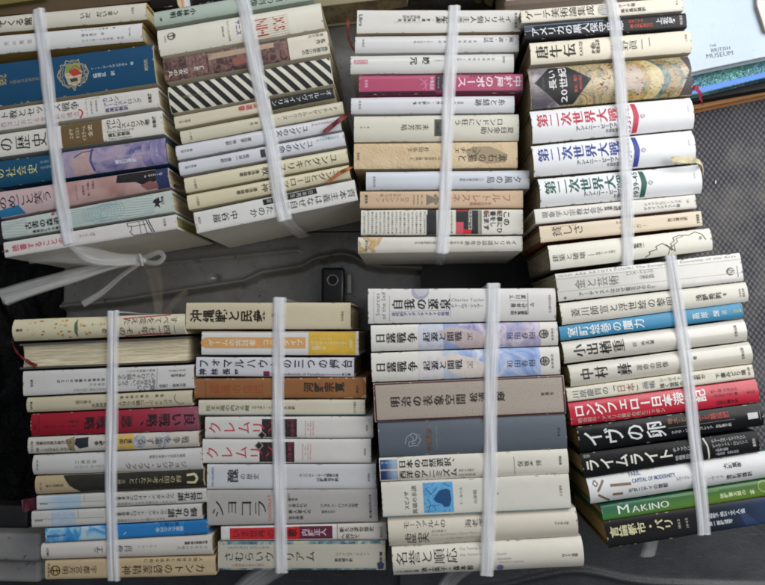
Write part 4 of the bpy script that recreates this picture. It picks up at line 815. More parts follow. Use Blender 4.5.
Book(7, (388.3, 519, 548, 578, 509.5, 537.5), '#cbc1aa', 'beige book with black title in two sizes, second from the bottom of the slate-book bundle', [
    ('t', 'モーツァルトの', 404, 447, .26, 8, '#3a342a', 'm'), ('t', '虚実', 404, 430, .72, 12, '#2f2a22', 'm'), ('t', '生の表象と', 432, 447, .5, 3, '#8a826e'), ('t', '海老澤敏', 466, 494, .3, 8, '#3a342a', 'm'), ('h', 'Fact and Fiction about Mozart', 432, 482, .62, 3.2, '#a39a86', 't'), ('h', 'in the Ages of Mozart', 446, 482, .78, 3, '#a39a86', 't'), ('t', 'ぺりかん社', 555, 569, .45, 3, '#4a4434', 'w')], spine='round')
Book(7, (392.5, 549, 577, 583.8, 538.5, 567.5), '#cfc8b6', 'cream book with a small blue dot beside its title, lowest in the slate-book bundle', [
    ('t', '名誉と順応', 396, 459, .36, 14, '#33302a', 'm'), ('t', 'サムライ精神の歴史社会学', 396, 419, .84, 2.6, '#44402f', 'b'), ('t', '池上英子', 421, 447, .82, 5.6, '#33302a', 'M'), ('t', 'Ｎ', 448, 452, .82, 3, '#33302a'), ('t', '森本醇', 453, 474, .82, 5.6, '#33302a', 'M'), ('h', 'The Taming of', 461, 484, .16, 3, '#a8a294'), ('h', 'the Samurai', 461, 484, .34, 3.4, '#a8a294'), ('h', 'Honorific', 498, 508, .38, 3, '#a8a294'), ('h', 'Individualism', 498, 512, .54, 3, '#a8a294'), ('h', 'Modern Japan', 500, 524, .66, 2.2, '#a8a294'), ('c', 500.5, .88, 3.6, '#6a7ab4'), ('c', 501, .86, 1.8, '#a04a6a', .00014), ('t', 'ＮＴＴ出版', 562, 578, .54, 3.4, '#3a362c', 'w')], spine='round')

# ---- bundle 8, lower right
p = [('t', '金と芸術', 575, 620, .46, 10, '#77756c', 'm'), ('t', 'アーティストはなぜ貧乏なのか？', 578, 656, .82, 4.5, '#77756c', 'w'), ('t', 'ハンス・アビング', 627, 655, .28, 4.5, '#77756c', 'm'), ('t', '山本和弘訳', 640, 655, .46, 4.2, '#88867c', 'w'), ('h', 'WHY ARE ARTISTS POOR? The Exceptional Economy of the Arts', 560, 738, .09, 3.2, '#99978e'),
     ('line', [(556, .2), (742, .22)], .4, '#a8a69e'), ('line', [(556, .66), (742, .7)], .35, '#a8a69e'), ('c', 730, .62, 4, '#5a5852'), ('c', 730.5, .62, 3, '#cbc8be', .00014), ('line', [(727.5, .55), (733, .6), (729, .7)], .7, '#5a5852', .00018), ('line', [(737, .45), (737, .85)], .5, '#77756c'), ('t', '◆', 562, 566, .9, 2.6, '#44423c')]
Book(8, (557, 273.5, 302, 742, 252.5, 281), '#cbc8be', 'grey-white book in a clear wrapper with grey title, topmost in the lower right bundle', p, coat=.6, rough=.3)
Book(8, (561, 303, 325.5, 748, 281.5, 301.5), '#d3cdbb', 'cream book with fine black title, above the sky blue book', [
    ('t', '菱川師宣と浮世絵の黎明', 571, 676, .5, 9, '#33302a', 'm'), ('t', '浅野秀剛', 696, 722, .52, 6.5, '#33302a', 'w'), ('t', '著', 723, 727, .5, 3, '#4a463c'), ('p', '東京大学', 743.5, .3, .75, 2.6, '#66625a', 'w'), ('p', '出版会', 740, .3, .75, 2.2, '#66625a')], spine='semi', board='#5a3c24')
Book(8, (560, 326.5, 341, 743, 302.5, 317.5), '', 'sky blue book with white title', [
    ('t', '室町絵巻の魔力', 567, 645, .5, 10, '#dfe8ea', 'w'), ('t', '高岸', 692, 709, .5, 6.5, '#d4e2e8', 'w'), ('t', '輝', 713, 720, .5, 6.5, '#d4e2e8', 'w'), ('t', '著', 721, 727, .5, 5, '#b8d4de'), ('t', '吉川弘文館', 733, 741, .5, 3.2, '#c6d48c', 'w'), ('r', 672, 680, 0, 1, '#2a7ca4')], mat=jacket('#3a86ac', .4, .3, .15), spine='semi')
Book(8, (563.5, 342, 364, 747, 319, 341), '#cfc9b9', 'glossy cream book with bold black four-character title', [
    ('t', '小出楢重', 573, 626, .48, 12.5, '#2a2722', 'M'), ('t', '匠 秀夫著', 633, 655, .5, 5, '#44403a', 'm'), ('h', 'GENDAI', 734, 738, .5, 1, '#cfc9b9'), ('p', '日動出版', 736, .2, .75, 3, '#55513f', 'w')], spine='round', coat=.7, rough=.25, board='#4a2c1c')
Book(8, (570, 365.5, 387.5, 752.5, 341.8, 363.5), '#cac3b2', 'glossy cream book with widely set three-character title, below its near twin', [
    ('t', '中村', 580, 609, .48, 11.5, '#2a2722', 'M'), ('t', '彝', 617, 633, .48, 12, '#2a2722', 'M'), ('t', '運命の図像', 637, 669, .5, 6, '#4a463c', 'm'), ('t', '著', 694, 698, .4, 4, '#44403a'), ('p', '日動出版', 743, .2, .75, 3, '#55513f', 'w')], spine='round', coat=.7, rough=.25, board='#4a2c1c')
Book(8, (567, 388.5, 402.3, 753.5, 364.3, 378), '#d6cdb3', 'narrow cream book with blue title and one red word, above the red book', [
    ('t', '川原慶賀の「', 572, 617, .5, 8, '#2c4a60', 'm'), ('t', '日本', 617, 636, .5, 8, '#9c4a44', 'm'), ('t', '」画帳', 636, 656, .5, 8, '#2c4a60', 'm'), ('t', 'シーボルト', 660, 682, .28, 4.5, '#2c4a60', 'm'), ('t', '描く絵師の', 660, 684, .7, 4.5, '#33332f', 'w'), ('t', '素顔か', 692, 706, .4, 5, '#33332f', 'w'), ('t', '下妻みどり編', 716, 746, .5, 5.5, '#33332f', 'w'), ('p', '弦書', 749, .1, .8, 2.6, '#55513f')])
redj = jacket('#b81e36', .34, .25, .3)
Book(8, (570, 403, 426.3, 758.5, 379, 402.3), '', 'bright red book with large white title', [
    ('t', 'ロングフェロー日本滞在記', 574, 707, .4, 12.5, '#ece8e2', 'b'), ('t', '明治初年、アメリカ青年の見たニッポン', 577, 665, .82, 5, '#d8b8a8', 'w'), ('t', 'チャールズ・アップルトン', 712, 738, .3, 4, '#5c1420', 'w'), ('t', '・ロングフェロー著', 712, 738, .5, 3.6, '#5c1420', 'w'), ('t', '山田久美子訳', 715, 738, .8, 4.2, '#5c1420', 'w'), ('t', '平凡社', 747, 755, .52, 3, '#6a1824', 'w')], mat=redj, spine='semi', page='#c8b890')
blk2 = jacket('#0f1012', .34, .3, .1)
Book(8, (578.5, 427.3, 453.3, 763, 403.3, 425.8), '', 'glossy black book with large white title and a red subtitle', [
    ('t', 'イヴの卵', 583, 667, .5, 17, '#d4d8d6', 'w'), ('t', '卵子と', 669, 688, .25, 5.5, '#8a5a3a', 'b'), ('t', '精子と前成説', 692, 730, .28, 6, '#a83228', 'b'), ('t', 'クララ・ピント-コレイア', 671, 713, .72, 3.6, '#c8c8c8', 'w'), ('t', '佐藤恵子訳', 715, 731, .72, 3.4, '#c8c8c8', 'w'), ('line', [(669, .52), (735, .52)], .4, '#77777a'), ('r', 748, 758, .35, .62, '#c8c8c8'), ('line', [(760, .3), (760, .7)], .5, '#88888a')], mat=blk2, spine='semi', page='#a08a60')
Book(8, (582.5, 454.3, 478.5, 759.5, 431, 452), '', 'matt black book with spaced white title and a white divider line', [
    ('t', 'ライムライト', 585, 674, .5, 12.5, '#dcd8cc', 'b'), ('t', '回想', 585, 592, .12, 3, '#a8a8a8'), ('t', 'チャップリン', 674, 696, .35, 5, '#b8b8b8', 'w'), ('t', '映画演出論の', 675, 695, .72, 5, '#b8b8b8', 'w'), ('line', [(706, .02), (708.5, .4), (708.5, .98)], 1.5, '#d0ccbc'), ('t', 'チャールズ・チャップリン', 713, 747, .2, 4, '#b0b0b0', 'w'), ('t', 'デイヴィッド・ロビンソン', 713, 748, .42, 4, '#b0b0b0', 'w'), ('t', '大野裕之監修', 715, 728, .62, 3, '#b0b0b0', 'w'), ('t', '上岡伸雄 南條竹則訳', 715, 738, .8, 3, '#b0b0b0', 'w'), ('p', '集英社', 754, .3, .7, 3.2, '#c4c4c4', 'w')], mat=jacket('#121214', .42, .3, .05), spine='semi', page='#b8a47c')
br = '#7a6250'
Book(8, (589.5, 479.5, 505.3, 773, 451.5, 477.5), '#cfd0d0', 'white book with brown bar strokes and small blue capitals', [
    ('line', [(598, .52), (605.5, .13)], 2.2, br), ('line', [(594.5, .2), (597, .1), (599.5, .22), (597, .33), (594.5, .2)], 1.1, br), ('line', [(598, .65), (609, .96)], 2.2, br), ('line', [(611.5, .36), (632, .4)], 2.6, br), ('line', [(612.5, .72), (622.5, .73)], 2.6, br),
    ('h', 'PARIS,', 632, 644, .08, 5, '#2f5a8c', 'w'), ('h', 'CAPITAL OF MODERNITY', 633.5, 677, .32, 5.2, '#2f5a8c', 'w'), ('t', 'モダニティの首都', 628, 668, .66, 5, '#55555a', 'w'), ('t', 'デヴィッド・', 677, 693, .5, 4.5, '#55555a', 'm'), ('t', 'ハーヴェイ', 703, 724, .66, 4.2, '#55555a', 'm'), ('t', '大城直樹', 725, 743, .3, 5.5, '#3a3a3e', 'w'), ('t', '遠城明雄訳', 726, 752, .72, 5, '#3a3a3e', 'w')], spine='round', page='#a8926a', board='#3a6a4a')
grn = NT('print_green_fade'); tcg = grn.n('ShaderNodeTexCoord'); spg = grn.n('ShaderNodeSeparateXYZ'); grn.l(tcg.outputs['Object'], spg.inputs[0])
mrg = grn.n('ShaderNodeMapRange'); mrg.inputs[1].default_value = -.008; mrg.inputs[2].default_value = .008; grn.l(spg.outputs[1], mrg.inputs[0])
mrx = grn.n('ShaderNodeMapRange'); mrx.inputs[1].default_value = -.10; mrx.inputs[2].default_value = .03; grn.l(spg.outputs[0], mrx.inputs[0])
cA = grn.ramp(mrg.outputs[0], [(.0, '#3f7a34'), (.5, '#2f6b44'), (1, '#22584a')]); cB = grn.ramp(mrg.outputs[0], [(.0, '#5c7a1e'), (.5, '#4d7224'), (1, '#2c5a2c')])
grn.l(grn.mix(mrx.outputs[0], cA, cB), grn.b.inputs['Base Color']); grn.b.inputs['Roughness'].default_value = .32
Book(8, (602, 506.3, 521, 785, 477, 493), '', 'green book with white roman capitals', [
    ('h', 'M', 617, 630, .42, 12, '#dfe4da', 'm'), ('h', 'AKINO', 632, 670, .52, 9, '#dfe4da', 'm'), ('line', [(671, .12), (720, .18)], .4, '#8aa86a'), ('t', '牧野富太郎の', 720, 746, .55, 5, '#c8d4a8', 'b'), ('t', '本', 749, 755, .6, 5, '#c8d4a8', 'b'), ('c', 764, .35, 5.5, '#a8bc80'), ('c', 764, .35, 4.8, '#587828', .00014)], mat=grn.m, page='#c0ab7e')
nav = grad('black_to_navy', [(0, '#121111'), (.45, '#131214'), (.6, '#141c2a'), (.8, '#223450'), (1, '#161e2c')], (-.1, .11), .45)
Book(8, (606.5, 522, 548.3, 790, 494, 519.5), '', 'black book fading to navy with yellowish title, lowest in the lower right bundle', [
    ('t', '言論都市・パリ', 610, 674, .42, 11, '#cfcba0', 'b'), ('p', '1862', 679.5, .3, .7, 3.6, '#a8a8a0'), ('p', '1945', 687.5, .3, .72, 3.6, '#a8a8a0'), ('t', '今橋映子', 707, 720, .38, 5, '#c4c8cc', 'b'), ('t', '編著文人会', 721, 746, .38, 5, '#c4c8cc', 'b'), ('t', '第一部報道写', 708, 732, .68, 4.5, '#c4c8cc', 'b'), ('y', [(738, .3), (742, .3), (758, .95), (744, .95)], '#1c3458', .0001)], mat=nav, spine='flat', page='#b8a070', board='#6a5430')

# ------------------------------------------------------------------ strings
def tape_mat(name, col, alpha=.88):
    n = NT(name)
    uv = n.n('ShaderNodeUVMap'); mp = n.n('ShaderNodeMapping'); n.l(uv.outputs[0], mp.inputs[0]); mp.inputs['Scale'].default_value = (1, 1, 1)
    fib = n.n('ShaderNodeTexNoise'); fib.inputs['Scale'].default_value = 1; fib.inputs['Detail'].default_value = 4; fib.inputs['Roughness'].default_value = .65
    m2 = n.n('ShaderNodeMapping'); n.l(uv.outputs[0], m2.inputs[0]); m2.inputs['Scale'].default_value = (44, 14, 1)
    n.l(m2.outputs[0], fib.inputs['Vector'])
    glint = n.n('ShaderNodeTexNoise'); glint.inputs['Scale'].default_value = 1; glint.inputs['Detail'].default_value = 2
    m3 = n.n('ShaderNodeMapping'); n.l(uv.outputs[0], m3.inputs[0]); m3.inputs['Scale'].default_value = (30, 700, 1); n.l(m3.outputs[0], glint.inputs['Vector'])
    b = lin(col)
    c = n.mix(n.ramp(fib.outputs[0], [(.35, (0, 0, 0, 1)), (.62, (1, 1, 1, 1))]), tuple(x * .82 for x in b[:3]) + (1,), b)
    n.l(c, n.b.inputs['Base Color'])
    n.l(n.math('ADD', n.math('MULTIPLY', fib.outputs[0], .3), .12), n.b.inputs['Roughness'])
    n.b.inputs['Specular IOR Level'].default_value = .6
    n.b.inputs['Subsurface Weight'].default_value = 0
    hh = n.math('ADD', fib.outputs[0], n.math('MULTIPLY', glint.outputs[0], .8))
    n.bump(hh, .8, .0008)
    tr = n.n('ShaderNodeBsdfTranslucent'); tr.inputs[0].default_value = b
    mx = n.n('ShaderNodeMixShader'); mx.inputs[0].default_value = .12
    n.l(n.b.outputs[0], mx.inputs[1]); n.l(tr.outputs[0], mx.inputs[2]); last = mx.outputs[0]
    # thin film: see-through where the fibres part and towards its frayed edges
    sx = n.n('ShaderNodeSeparateXYZ'); n.l(uv.outputs[0], sx.inputs[0])
    ed = n.math('ABSOLUTE', n.math('SUBTRACT', n.math('FRACT', sx.outputs[0]), .5))
    edge = n.ramp(ed, [(.3, (1, 1, 1, 1)), (.5, (.3, .3, .3, 1))])
    tp = n.n('ShaderNodeBsdfTransparent'); m4 = n.n('ShaderNodeMixShader')
    cl_ = n.noise(m2.outputs[0], .35, 3, .6)
    a = n.ramp(n.math('ADD', n.math('MULTIPLY', fib.outputs[0], .7), n.math('MULTIPLY', cl_, .3)), [(.33, (alpha - .32,) * 3 + (1,)), (.58, (alpha,) * 3 + (1,))])
    n.l(n.math('MULTIPLY', a, edge), m4.inputs[0]); n.l(tp.outputs[0], m4.inputs[1]); n.l(last, m4.inputs[2]); last = m4.outputs[0]
    n.l(last, n.out.inputs['Surface']); return n.m
TAPE = tape_mat('string_white_plastic', '#f4f5f8')
FILM = tape_mat('string_film', '#f2f1ee', .62)

SHADED_FILM = tape_mat('string_film_shaded', '#a89c88', .42)  # film colour darkened for the shade on the low loose ends

def tape(paths, rng):
    """each path: (points as Vectors, width list or number, arch, strands, up hint) -> one mesh with uv"""
    V, F, UV = [], [], []
    for pts, w, arch, strands, sub, up in paths:
        W = catmull(pts, sub); n = len(W); M = 18; o = len(V)
        fr = [rng.uniform(0, 6.28) for _ in range(6)]
        L = 0; nn_prev = Vector((0, 0, 1)); rows = []
        for i, p in enumerate(W):
            t = (W[min(i + 1, n - 1)] - W[max(i - 1, 0)]).normalized()
            if i: L += (W[i] - W[i - 1]).length
            uu = i / (n - 1)
            ref = nn_prev if up is None else (Vector((0, 0, 1)) * max(0, 1 - 1.4 * abs(t.z)) + (up[0] if uu < .5 else up[1]) * max(0, abs(t.z) - .3))
            nn = (ref - t * ref.dot(t)).normalized(); nn_prev = nn
            sd = t.cross(nn)
            u = i / (n - 1)
            ww = (w(u) if callable(w) else w) * (1 + .05 * math.sin(L * 38 + fr[0]) + .03 * math.sin(L * 90 + fr[1]))
            row = []
            tw = .10 * math.sin(L * 17 + fr[1]) + .06 * math.sin(L * 43 + fr[2]); p = p + sd * .0007 * math.sin(L * 26 + fr[3])
            for j in range(M + 1):
                s = -1 + 2 * j / M
                rid = .5 + .5 * math.sin(s * (5.2 + strands * 2.1) + fr[2] + .5 * math.sin(L * 22 + fr[3]))
                rid2 = .5 + .5 * math.sin(s * 17 + fr[4] + .8 * math.sin(L * 31 + fr[5]))
                hgt = arch * ((1 - s * s) ** .5 * .7 + .2 * rid + .10 * rid2) * (1 - abs(s) ** 6)
                if strands == 2: hgt *= 1 - .95 * math.exp(-((s - .08 * math.sin(L * 20)) / .12) ** 2)
                row.append((p + sd * s * ww / 2 + nn * (hgt * (1 + .35 * math.sin(L * 60 + s * 3 + fr[5])) + .0006 * s * tw), s, L))
            rows.append(row)
        K = M + 1
        for row in rows:
            for v, s, l in row: V.append(v); UV.append((s * .4999 + .5, l + o * .0137))
        ob = len(V)
        for i, p in enumerate(W):     # flat underside
            a, b = rows[i][0][0], rows[i][-1][0]
            V += [a, b]; UV += [(.001, rows[i][0][2]), (.999, rows[i][0][2])]
        for i in range(n - 1):
            for j in range(M):
                F.append([o + i * K + j, o + (i + 1) * K + j, o + (i + 1) * K + j + 1, o + i * K + j + 1])
    me = mesh(V, F, None, True)
    uvl = me.uv_layers.new(name='UVMap')
    for lp in me.loops: uvl.data[lp.index].uv = UV[lp.vertex_index]
    return me

def string(b, pl, w_px, label, strands=1, arch=.0012, extra=(), top_end=True, bot_end=True):
    D = BUNDLES[b]['D']; z = Z0 + D + .0006
    sc = (H - z) / FPX
    pts = [P(x, y, z) for x, y in pl]
    d0 = (pts[0] - pts[1]).normalized(); d1 = (pts[-1] - pts[-2]).normalized()
    # round over the first and last book and run down their covers to the floor
    out0 = [pts[0] + d0 * .0035 + Vector((0, 0, k)) for k in (-.0045,)] + [pts[0] + d0 * .0042 + Vector((0, 0, k - D)) for k in (D * .8, D * .5, .004)]
    out1 = [pts[-1] + d1 * .0035 + Vector((0, 0, k)) for k in (-.0045,)] + [pts[-1] + d1 * .0042 + Vector((0, 0, k - D)) for k in (D * .8, D * .5, .004)]
    full = (out0[::-1] if top_end else []) + pts + (out1 if bot_end else [])
    rng = random.Random(b * 31)
    paths = [(full, w_px * sc, arch, strands, 14, (d0, d1))]
    o = link('plastic_string', tape(paths, rng), TAPE); tag(o, label, 'string', 'plastic strings round the bundles')
    for nm, pp, ww, ar, m, film in extra:
        c = link(nm, tape([([P(*q) for q in p], wv, ar, 1, 12, None) for p, wv in zip(pp, ww)], rng), {False: TAPE, True: FILM, 2: SHADED_FILM}[film], o)
    return o

def seg(a, b, n):
    return [(a[0] + (b[0] - a[0]) * i / n, a[1] + (b[1] - a[1]) * i / n) for i in range(n + 1)]
string(1, [(39.5, 13), (45, 60), (50, 110), (57, 165), (63, 205), (69, 240)], 14.5, 'white plastic string knotted at its lower end, round the upper left bundle', 1, extra=[
    ('knot', [[(69, 241, .134), (78, 249, .128), (100, 254, .11), (122, 258, .09), (143, 259, .08)],
              [(64, 237, .13), (86, 257, .118), (114, 262, .1), (143, 260, .078)],
              [(30, 257, .10), (60, 256, .108), (100, 260, .1), (142, 260, .08)],
              [(139, 260, .081), (150, 256, .084), (159, 253, .085), (163, 257, .085), (158, 262, .084), (149, 262, .082), (139, 259, .081)]], [.012, .010, .016, .007], .0012, None, True),
    ('knot_core', [[(136, 257, .083), (141, 259, .0845), (146, 261, .083)], [(139, 255, .083), (141, 260, .085), (142, 265, .08)]], [.006, .005], .0018, None, False),
    ('loose_end', [[(142, 260, .08), (110, 265, .085), (70, 276, .092), (30, 288, .094), (2, 297, .094)], [(142, 261, .081), (112, 268, .086), (74, 280, .093), (34, 291, .0955), (6, 301, .096)]], [lambda u: .006 + .017 * u ** .6, lambda u: .004 + .008 * u], .003, None, True),
    ('loose_end', [[(142, 262, .08), (122, 275, .07), (102, 292, .06), (83, 304, .055)]], [lambda u: .005 + .0055 * u], .0012, None, True),
    ('loose_end', [[(152, 268, .04), (155, 282, .03), (157, 298, .02), (158, 316, .02)]], [lambda u: .022 - .009 * u], .0015, None, 2),
    ('loose_end', [[(187, 291, .012), (176, 301, .012), (164, 316, .012)]], [.010], .001, None, 2)])
string(2, [(238, -12), (245, 10), (253, 50), (262, 95), (271, 140), (278, 190), (284, 217)], 15.5, 'white plastic string round the bundle with the striped book', 1)
string(3, [(454, 9.5), (452, 50), (449, 105), (446, 160), (444, 210), (442.5, 249)], 13, 'white plastic string round the middle bundle with the magenta book', 1)
string(4, [(611, .5), (615, 30), (620, 80), (625, 140), (627, 200), (627, 260)], 12.5, 'white plastic string round the upper right bundle with the map book', 1)
string(5, [(113, 316), (112, 370), (112, 430), (111.5, 490), (112, 540), (113, 577)], 13, 'white plastic string round the lower left bundle with the red book', 2)
string(6, [(279.5, 303), (279, 360), (278, 420), (279, 480), (281, 530), (282, 569)], 13.5, 'white plastic string round the bundle with the brown book', 1, extra=[
    ('loose_end', [[(284, 566, .02), (268, 574, .012), (252, 584, .012), (238, 600, .012)]], [lambda u: .02 + .012 * u], .003, None, True)])
string(7, [(493, 288.5), (492.5, 340), (491, 400), (490, 460), (488.5, 520), (487.5, 571)], 14, 'white plastic string round the bundle with the slate book', 1, extra=[
    ('loose_end', [[(470, 566, .05), (456, 574, .03), (447, 584, .02), (440, 596, .02)]], [lambda u: .016 + .006 * u], .002, None, True)])
string(8, [(672, 261), (680, 320), (688, 380), (694, 430), (700, 480), (704, 530)], 12.5, 'white plastic string of two strands round the lower right bundle', 2, extra=[
    ('loose_end', [[(652, 530, .05), (650, 545, .02), (647, 556, .012)]], [lambda u: .018 + .006 * u], .002, None, True)])

# ------------------------------------------------------------------ floor
def sheet(name, x0, y0, x1, y1, nx, ny, hf, mat, kind='structure'):
    V = []
    for j in range(ny + 1):
        for i in range(nx + 1):
            x = x0 + (x1 - x0) * i / nx; y = y0 + (y1 - y0) * j / ny
            V.append((x, y, hf(x, y)))
    F = [[j * (nx + 1) + i, j * (nx + 1) + i + 1, (j + 1) * (nx + 1) + i + 1, (j + 1) * (nx + 1) + i] for j in range(ny) for i in range(nx)]
    o = link(name, mesh(V, F, None, True), mat); o['kind'] = kind; return o

# scuffed black plastic
n = NT('floor_black_plastic'); v = n.coords()
big = n.noise(v, 9, 4, .6); sc_ = n.noise(n.coords((1, 1, 1)), 5, 6, .75, 2.5); st_ = n.noise(n.coords((4, 90, 1)), 6, 4, .7, .4)
c = n.mix(n.ramp(big, [(.35, (0, 0, 0, 1)), (.7, (1, 1, 1, 1))]), '#29292b', '#444447')
c = n.mix(n.math('MULTIPLY', n.ramp(st_, [(.62, (0, 0, 0, 1)), (.72, (1, 1, 1, 1))]), .4), c, '#8a8a8a')
c = n.mix(n.math('MULTIPLY', n.ramp(n.noise(v, 420, 3, .7), [(.66, (0, 0, 0, 1)), (.74, (1, 1, 1, 1))]), .35), c, '#8a8680')
n.l(c, n.b.inputs['Base Color']); n.l(n.math('ADD', n.math('MULTIPLY', big, .3), .3), n.b.inputs['Roughness'])
n.bump(n.math('ADD', sc_, n.math('MULTIPLY', n.noise(v, 700, 2), .2)), .4, .004)
floor_m = n.m
def hf_floor(x, y):
    px, py = pix((x, y, 0)); h = 0
    # moulded lip near the lower edge
    ry = 583 - 11 * math.exp(-((px - 575) / 45) ** 2) + max(0, (px - 600)) * .03 + max(0, 530 - px) * .12
    if px > 470: h += .004 * math.exp(-((py - ry) / 3.2) ** 2)
    return h * (1 if py > 560 else 0) - .004
sheet('floor', -1.3, -1.1, 1.3, 1.1, 130, 110, lambda x, y: -.016, floor_m)
p0, p1 = P(400, 650), P(830, 500)
sheet('floor_moulding', p0.x, p0.y, p1.x, p1.y, 150, 90, hf_floor, floor_m)

# grey painted metal with a stamped ridge
n = NT('floor_grey_metal'); v = n.coords()
c = n.mix(n.ramp(n.noise(v, 12, 4, .6), [(.35, (0, 0, 0, 1)), (.7, (1, 1, 1, 1))]), '#757370', '#5c5a57')
c = n.mix(n.math('MULTIPLY', n.ramp(n.noise(v, 30, 6, .75, 1.2), [(.56, (0, 0, 0, 1)), (.68, (1, 1, 1, 1))]), .55), c, '#3c3935')
c = n.mix(n.math('MULTIPLY', n.ramp(n.noise(v, 170, 3, .6), [(.67, (0, 0, 0, 1)), (.72, (1, 1, 1, 1))]), .8), c, '#1d1b19')
c = n.mix(n.math('MULTIPLY', n.ramp(n.noise(n.coords((1, 1.3, 1)), 55, 5, .7, 3), [(.495, (0, 0, 0, 1)), (.505, (1, 1, 1, 1)), (.515, (0, 0, 0, 1))]), .25), c, '#2a2724')
n.l(c, n.b.inputs['Base Color']); n.b.inputs['Roughness'].default_value = .24; n.b.inputs['Specular IOR Level'].default_value = .65
n.bump(n.math('ADD', n.noise(v, 22, 3, .5), n.math('MULTIPLY', n.noise(v, 240, 4, .6), .12)), .5, .002)
metal_m = n.m
RID = [(60, 310), (120, 304), (180, 294), (245, 284), (262, 276), (301, 270), (316, 262), (342, 257), (354, 259.5), (366, 267), (382, 270), (440, 272)]
def ridge_y(px):
    if px <= RID[0][0]: return RID[0][1]
    for (a, b), (c_, d) in zip(RID[:-1], RID[1:]):
        if px <= c_: return b + (d - b) * (px - a) / (c_ - a)
    return RID[-1][1]
def hf_metal(x, y):
    px, py = pix((x, y, 0)); ry = ridge_y(px)
    h = .011 / (1 + math.exp((py - ry) / 1.0)) * (1 if px > 0 else 1)          # upper deck stands above the lower one
    h += .009 * math.exp(-((py - ry + 3) / 2.6) ** 2)
    h -= .005 * math.exp(-(((px - 216) / 3.6) ** 2 + ((py - 278) / 3.2) ** 2))
    # a second crease across the upper deck
    yy = 264 - (px - 160) * .1
    h += .004 * math.exp(-((py - yy) / 2.6) ** 2) * (1 if px < 300 else 0)
    return h - .0105
a, b_ = P(62, 330), P(422, 232)
sheet('floor_metal_panel', a.x, a.y, b_.x, b_.y, 260, 90, hf_metal, metal_m)
a, b_ = P(270, 232), P(430, -40)
sheet('floor_metal_panel', a.x, a.y + .0005, b_.x, b_.y, 40, 60, lambda x, y: .0006, metal_m)

# black sheet added to stand for the dark gap between the two middle bundles
gap_m = plain('gap_black', '#101012', .6, .4, 40, .0006)
a, b_ = P(421, 330), P(640, 215)
sheet('floor_gap_sheet', a.x, a.y, b_.x, b_.y, 60, 40, lambda x, y: .0032 + .0005 * math.sin(x * 60), gap_m)

# seat bracket with its ring
br_ = bpy.data.objects.new('anchor_bracket', None); C.objects.link(br_)
pc = P(333, 284, .012); br_.location = (pc.x, pc.y, .0)
tag(br_, 'black bracket with a pale ring on the grey metal floor above the beige cloth book', 'bracket')
blkm = plain('bracket_black', '#0e0e10', .4, .3, 80)
bm = rbox(.031, .052, .016, .005, 3); o = frombm('plate', bm, blkm, br_, True); o.location = (0, -.004, 0)
V, F = [], []
NR, NT_ = 40, 10
for i in range(NR):
    A = i / NR * 6.2832
    for j in range(NT_):
        B_ = j / NT_ * 6.2832; r = .0068 + .0011 * math.cos(B_)
        V.append((r * math.cos(A), r * math.sin(A), .0011 * math.sin(B_)))
for i in range(NR):
    for j in range(NT_):
        F.append([i * NT_ + j, ((i + 1) % NR) * NT_ + j, ((i + 1) % NR) * NT_ + (j + 1) % NT_, i * NT_ + (j + 1) % NT_])
o = link('ring', mesh(V, F, None, True), plain('ring_steel', '#8e8e8c', .4, .3, 300, 0, .5), br_); o.location = (0, .005, .0166)
bm = bmesh.new(); bmesh.ops.create_cone(bm, cap_ends=True, segments=24, radius1=.0055, radius2=.0052, depth=.002)
o = frombm('dark_hole_disc', bm, plain('hole_black', '#050506', .7, .2), br_); o.location = (0, .005, .0168)  # black disc put in for the dark inside the ring
bm = rbox(.046, .02, .006, .002, 2); o = frombm('flange', bm, blkm, br_, True); o.location = (.002, -.033, 0)
for dx in (-.018, .02):
    bm = bmesh.new(); bmesh.ops.create_cone(bm, cap_ends=True, segments=6, radius1=.0042, radius2=.0038, depth=.004)
    o = frombm('bolt', bm, plain('bolt_steel', '#5a5855', .45, .4, 200, 0, .6), br_); o.location = (dx, -.03, .0075)
pw = P(349, 284, .008)
bm = rbox(.006, .026, .012, .002, 2); o = frombm('tab', bm, plain('highlight_grey', '#8c8c8a', .45, .3, 60), br_, True); o.location = (pw.x - pc.x, pw.y - pc.y, 0)  # pale strip put in for the highlight beside the bracket

# grey sill and rail in the lower left corner
sil = bpy.data.objects.new('metal_sill', None); C.objects.link(sil); pc = P(0, 545, 0); sil.location = (pc.x - .05, pc.y, -.006); sil['kind'] = 'structure'
dirt = NT('sill_grey'); v = dirt.coords()
c = dirt.mix(dirt.ramp(dirt.noise(v, 20, 4), [(.35, (0, 0, 0, 1)), (.7, (1, 1, 1, 1))]), '#a6a29e', '#8a8682')
c = dirt.mix(dirt.ramp(dirt.noise(v, 90, 5, .7), [(.62, (0, 0, 0, 1)), (.66, (1, 1, 1, 1))]), c, '#26231f')
dirt.l(c, dirt.b.inputs['Base Color']); dirt.b.inputs['Roughness'].default_value = .5
def sill_part(name, y0, y1, z, x1, m, bev=.004):
    A, B_ = P(-60, y1, z), P(x1, y0, z)
    bm = rbox(abs(B_.x - A.x), abs(B_.y - A.y), z + .006, bev, 3)
    o = frombm(name, bm, m, sil, True); o.location = ((A.x + B_.x) / 2 - sil.location.x, (A.y + B_.y) / 2 - sil.location.y, 0); return o
sill_part('sill_face', 534, 560, .05, 40, dirt.m, .006)
sill_part('sill_step', 561, 581, .034, 40, dirt.m, .006)
sill_part('rail', 506, 527, .03, 28, plain('rail_dark', '#2c2a2a', .4, .3, 40), .004)

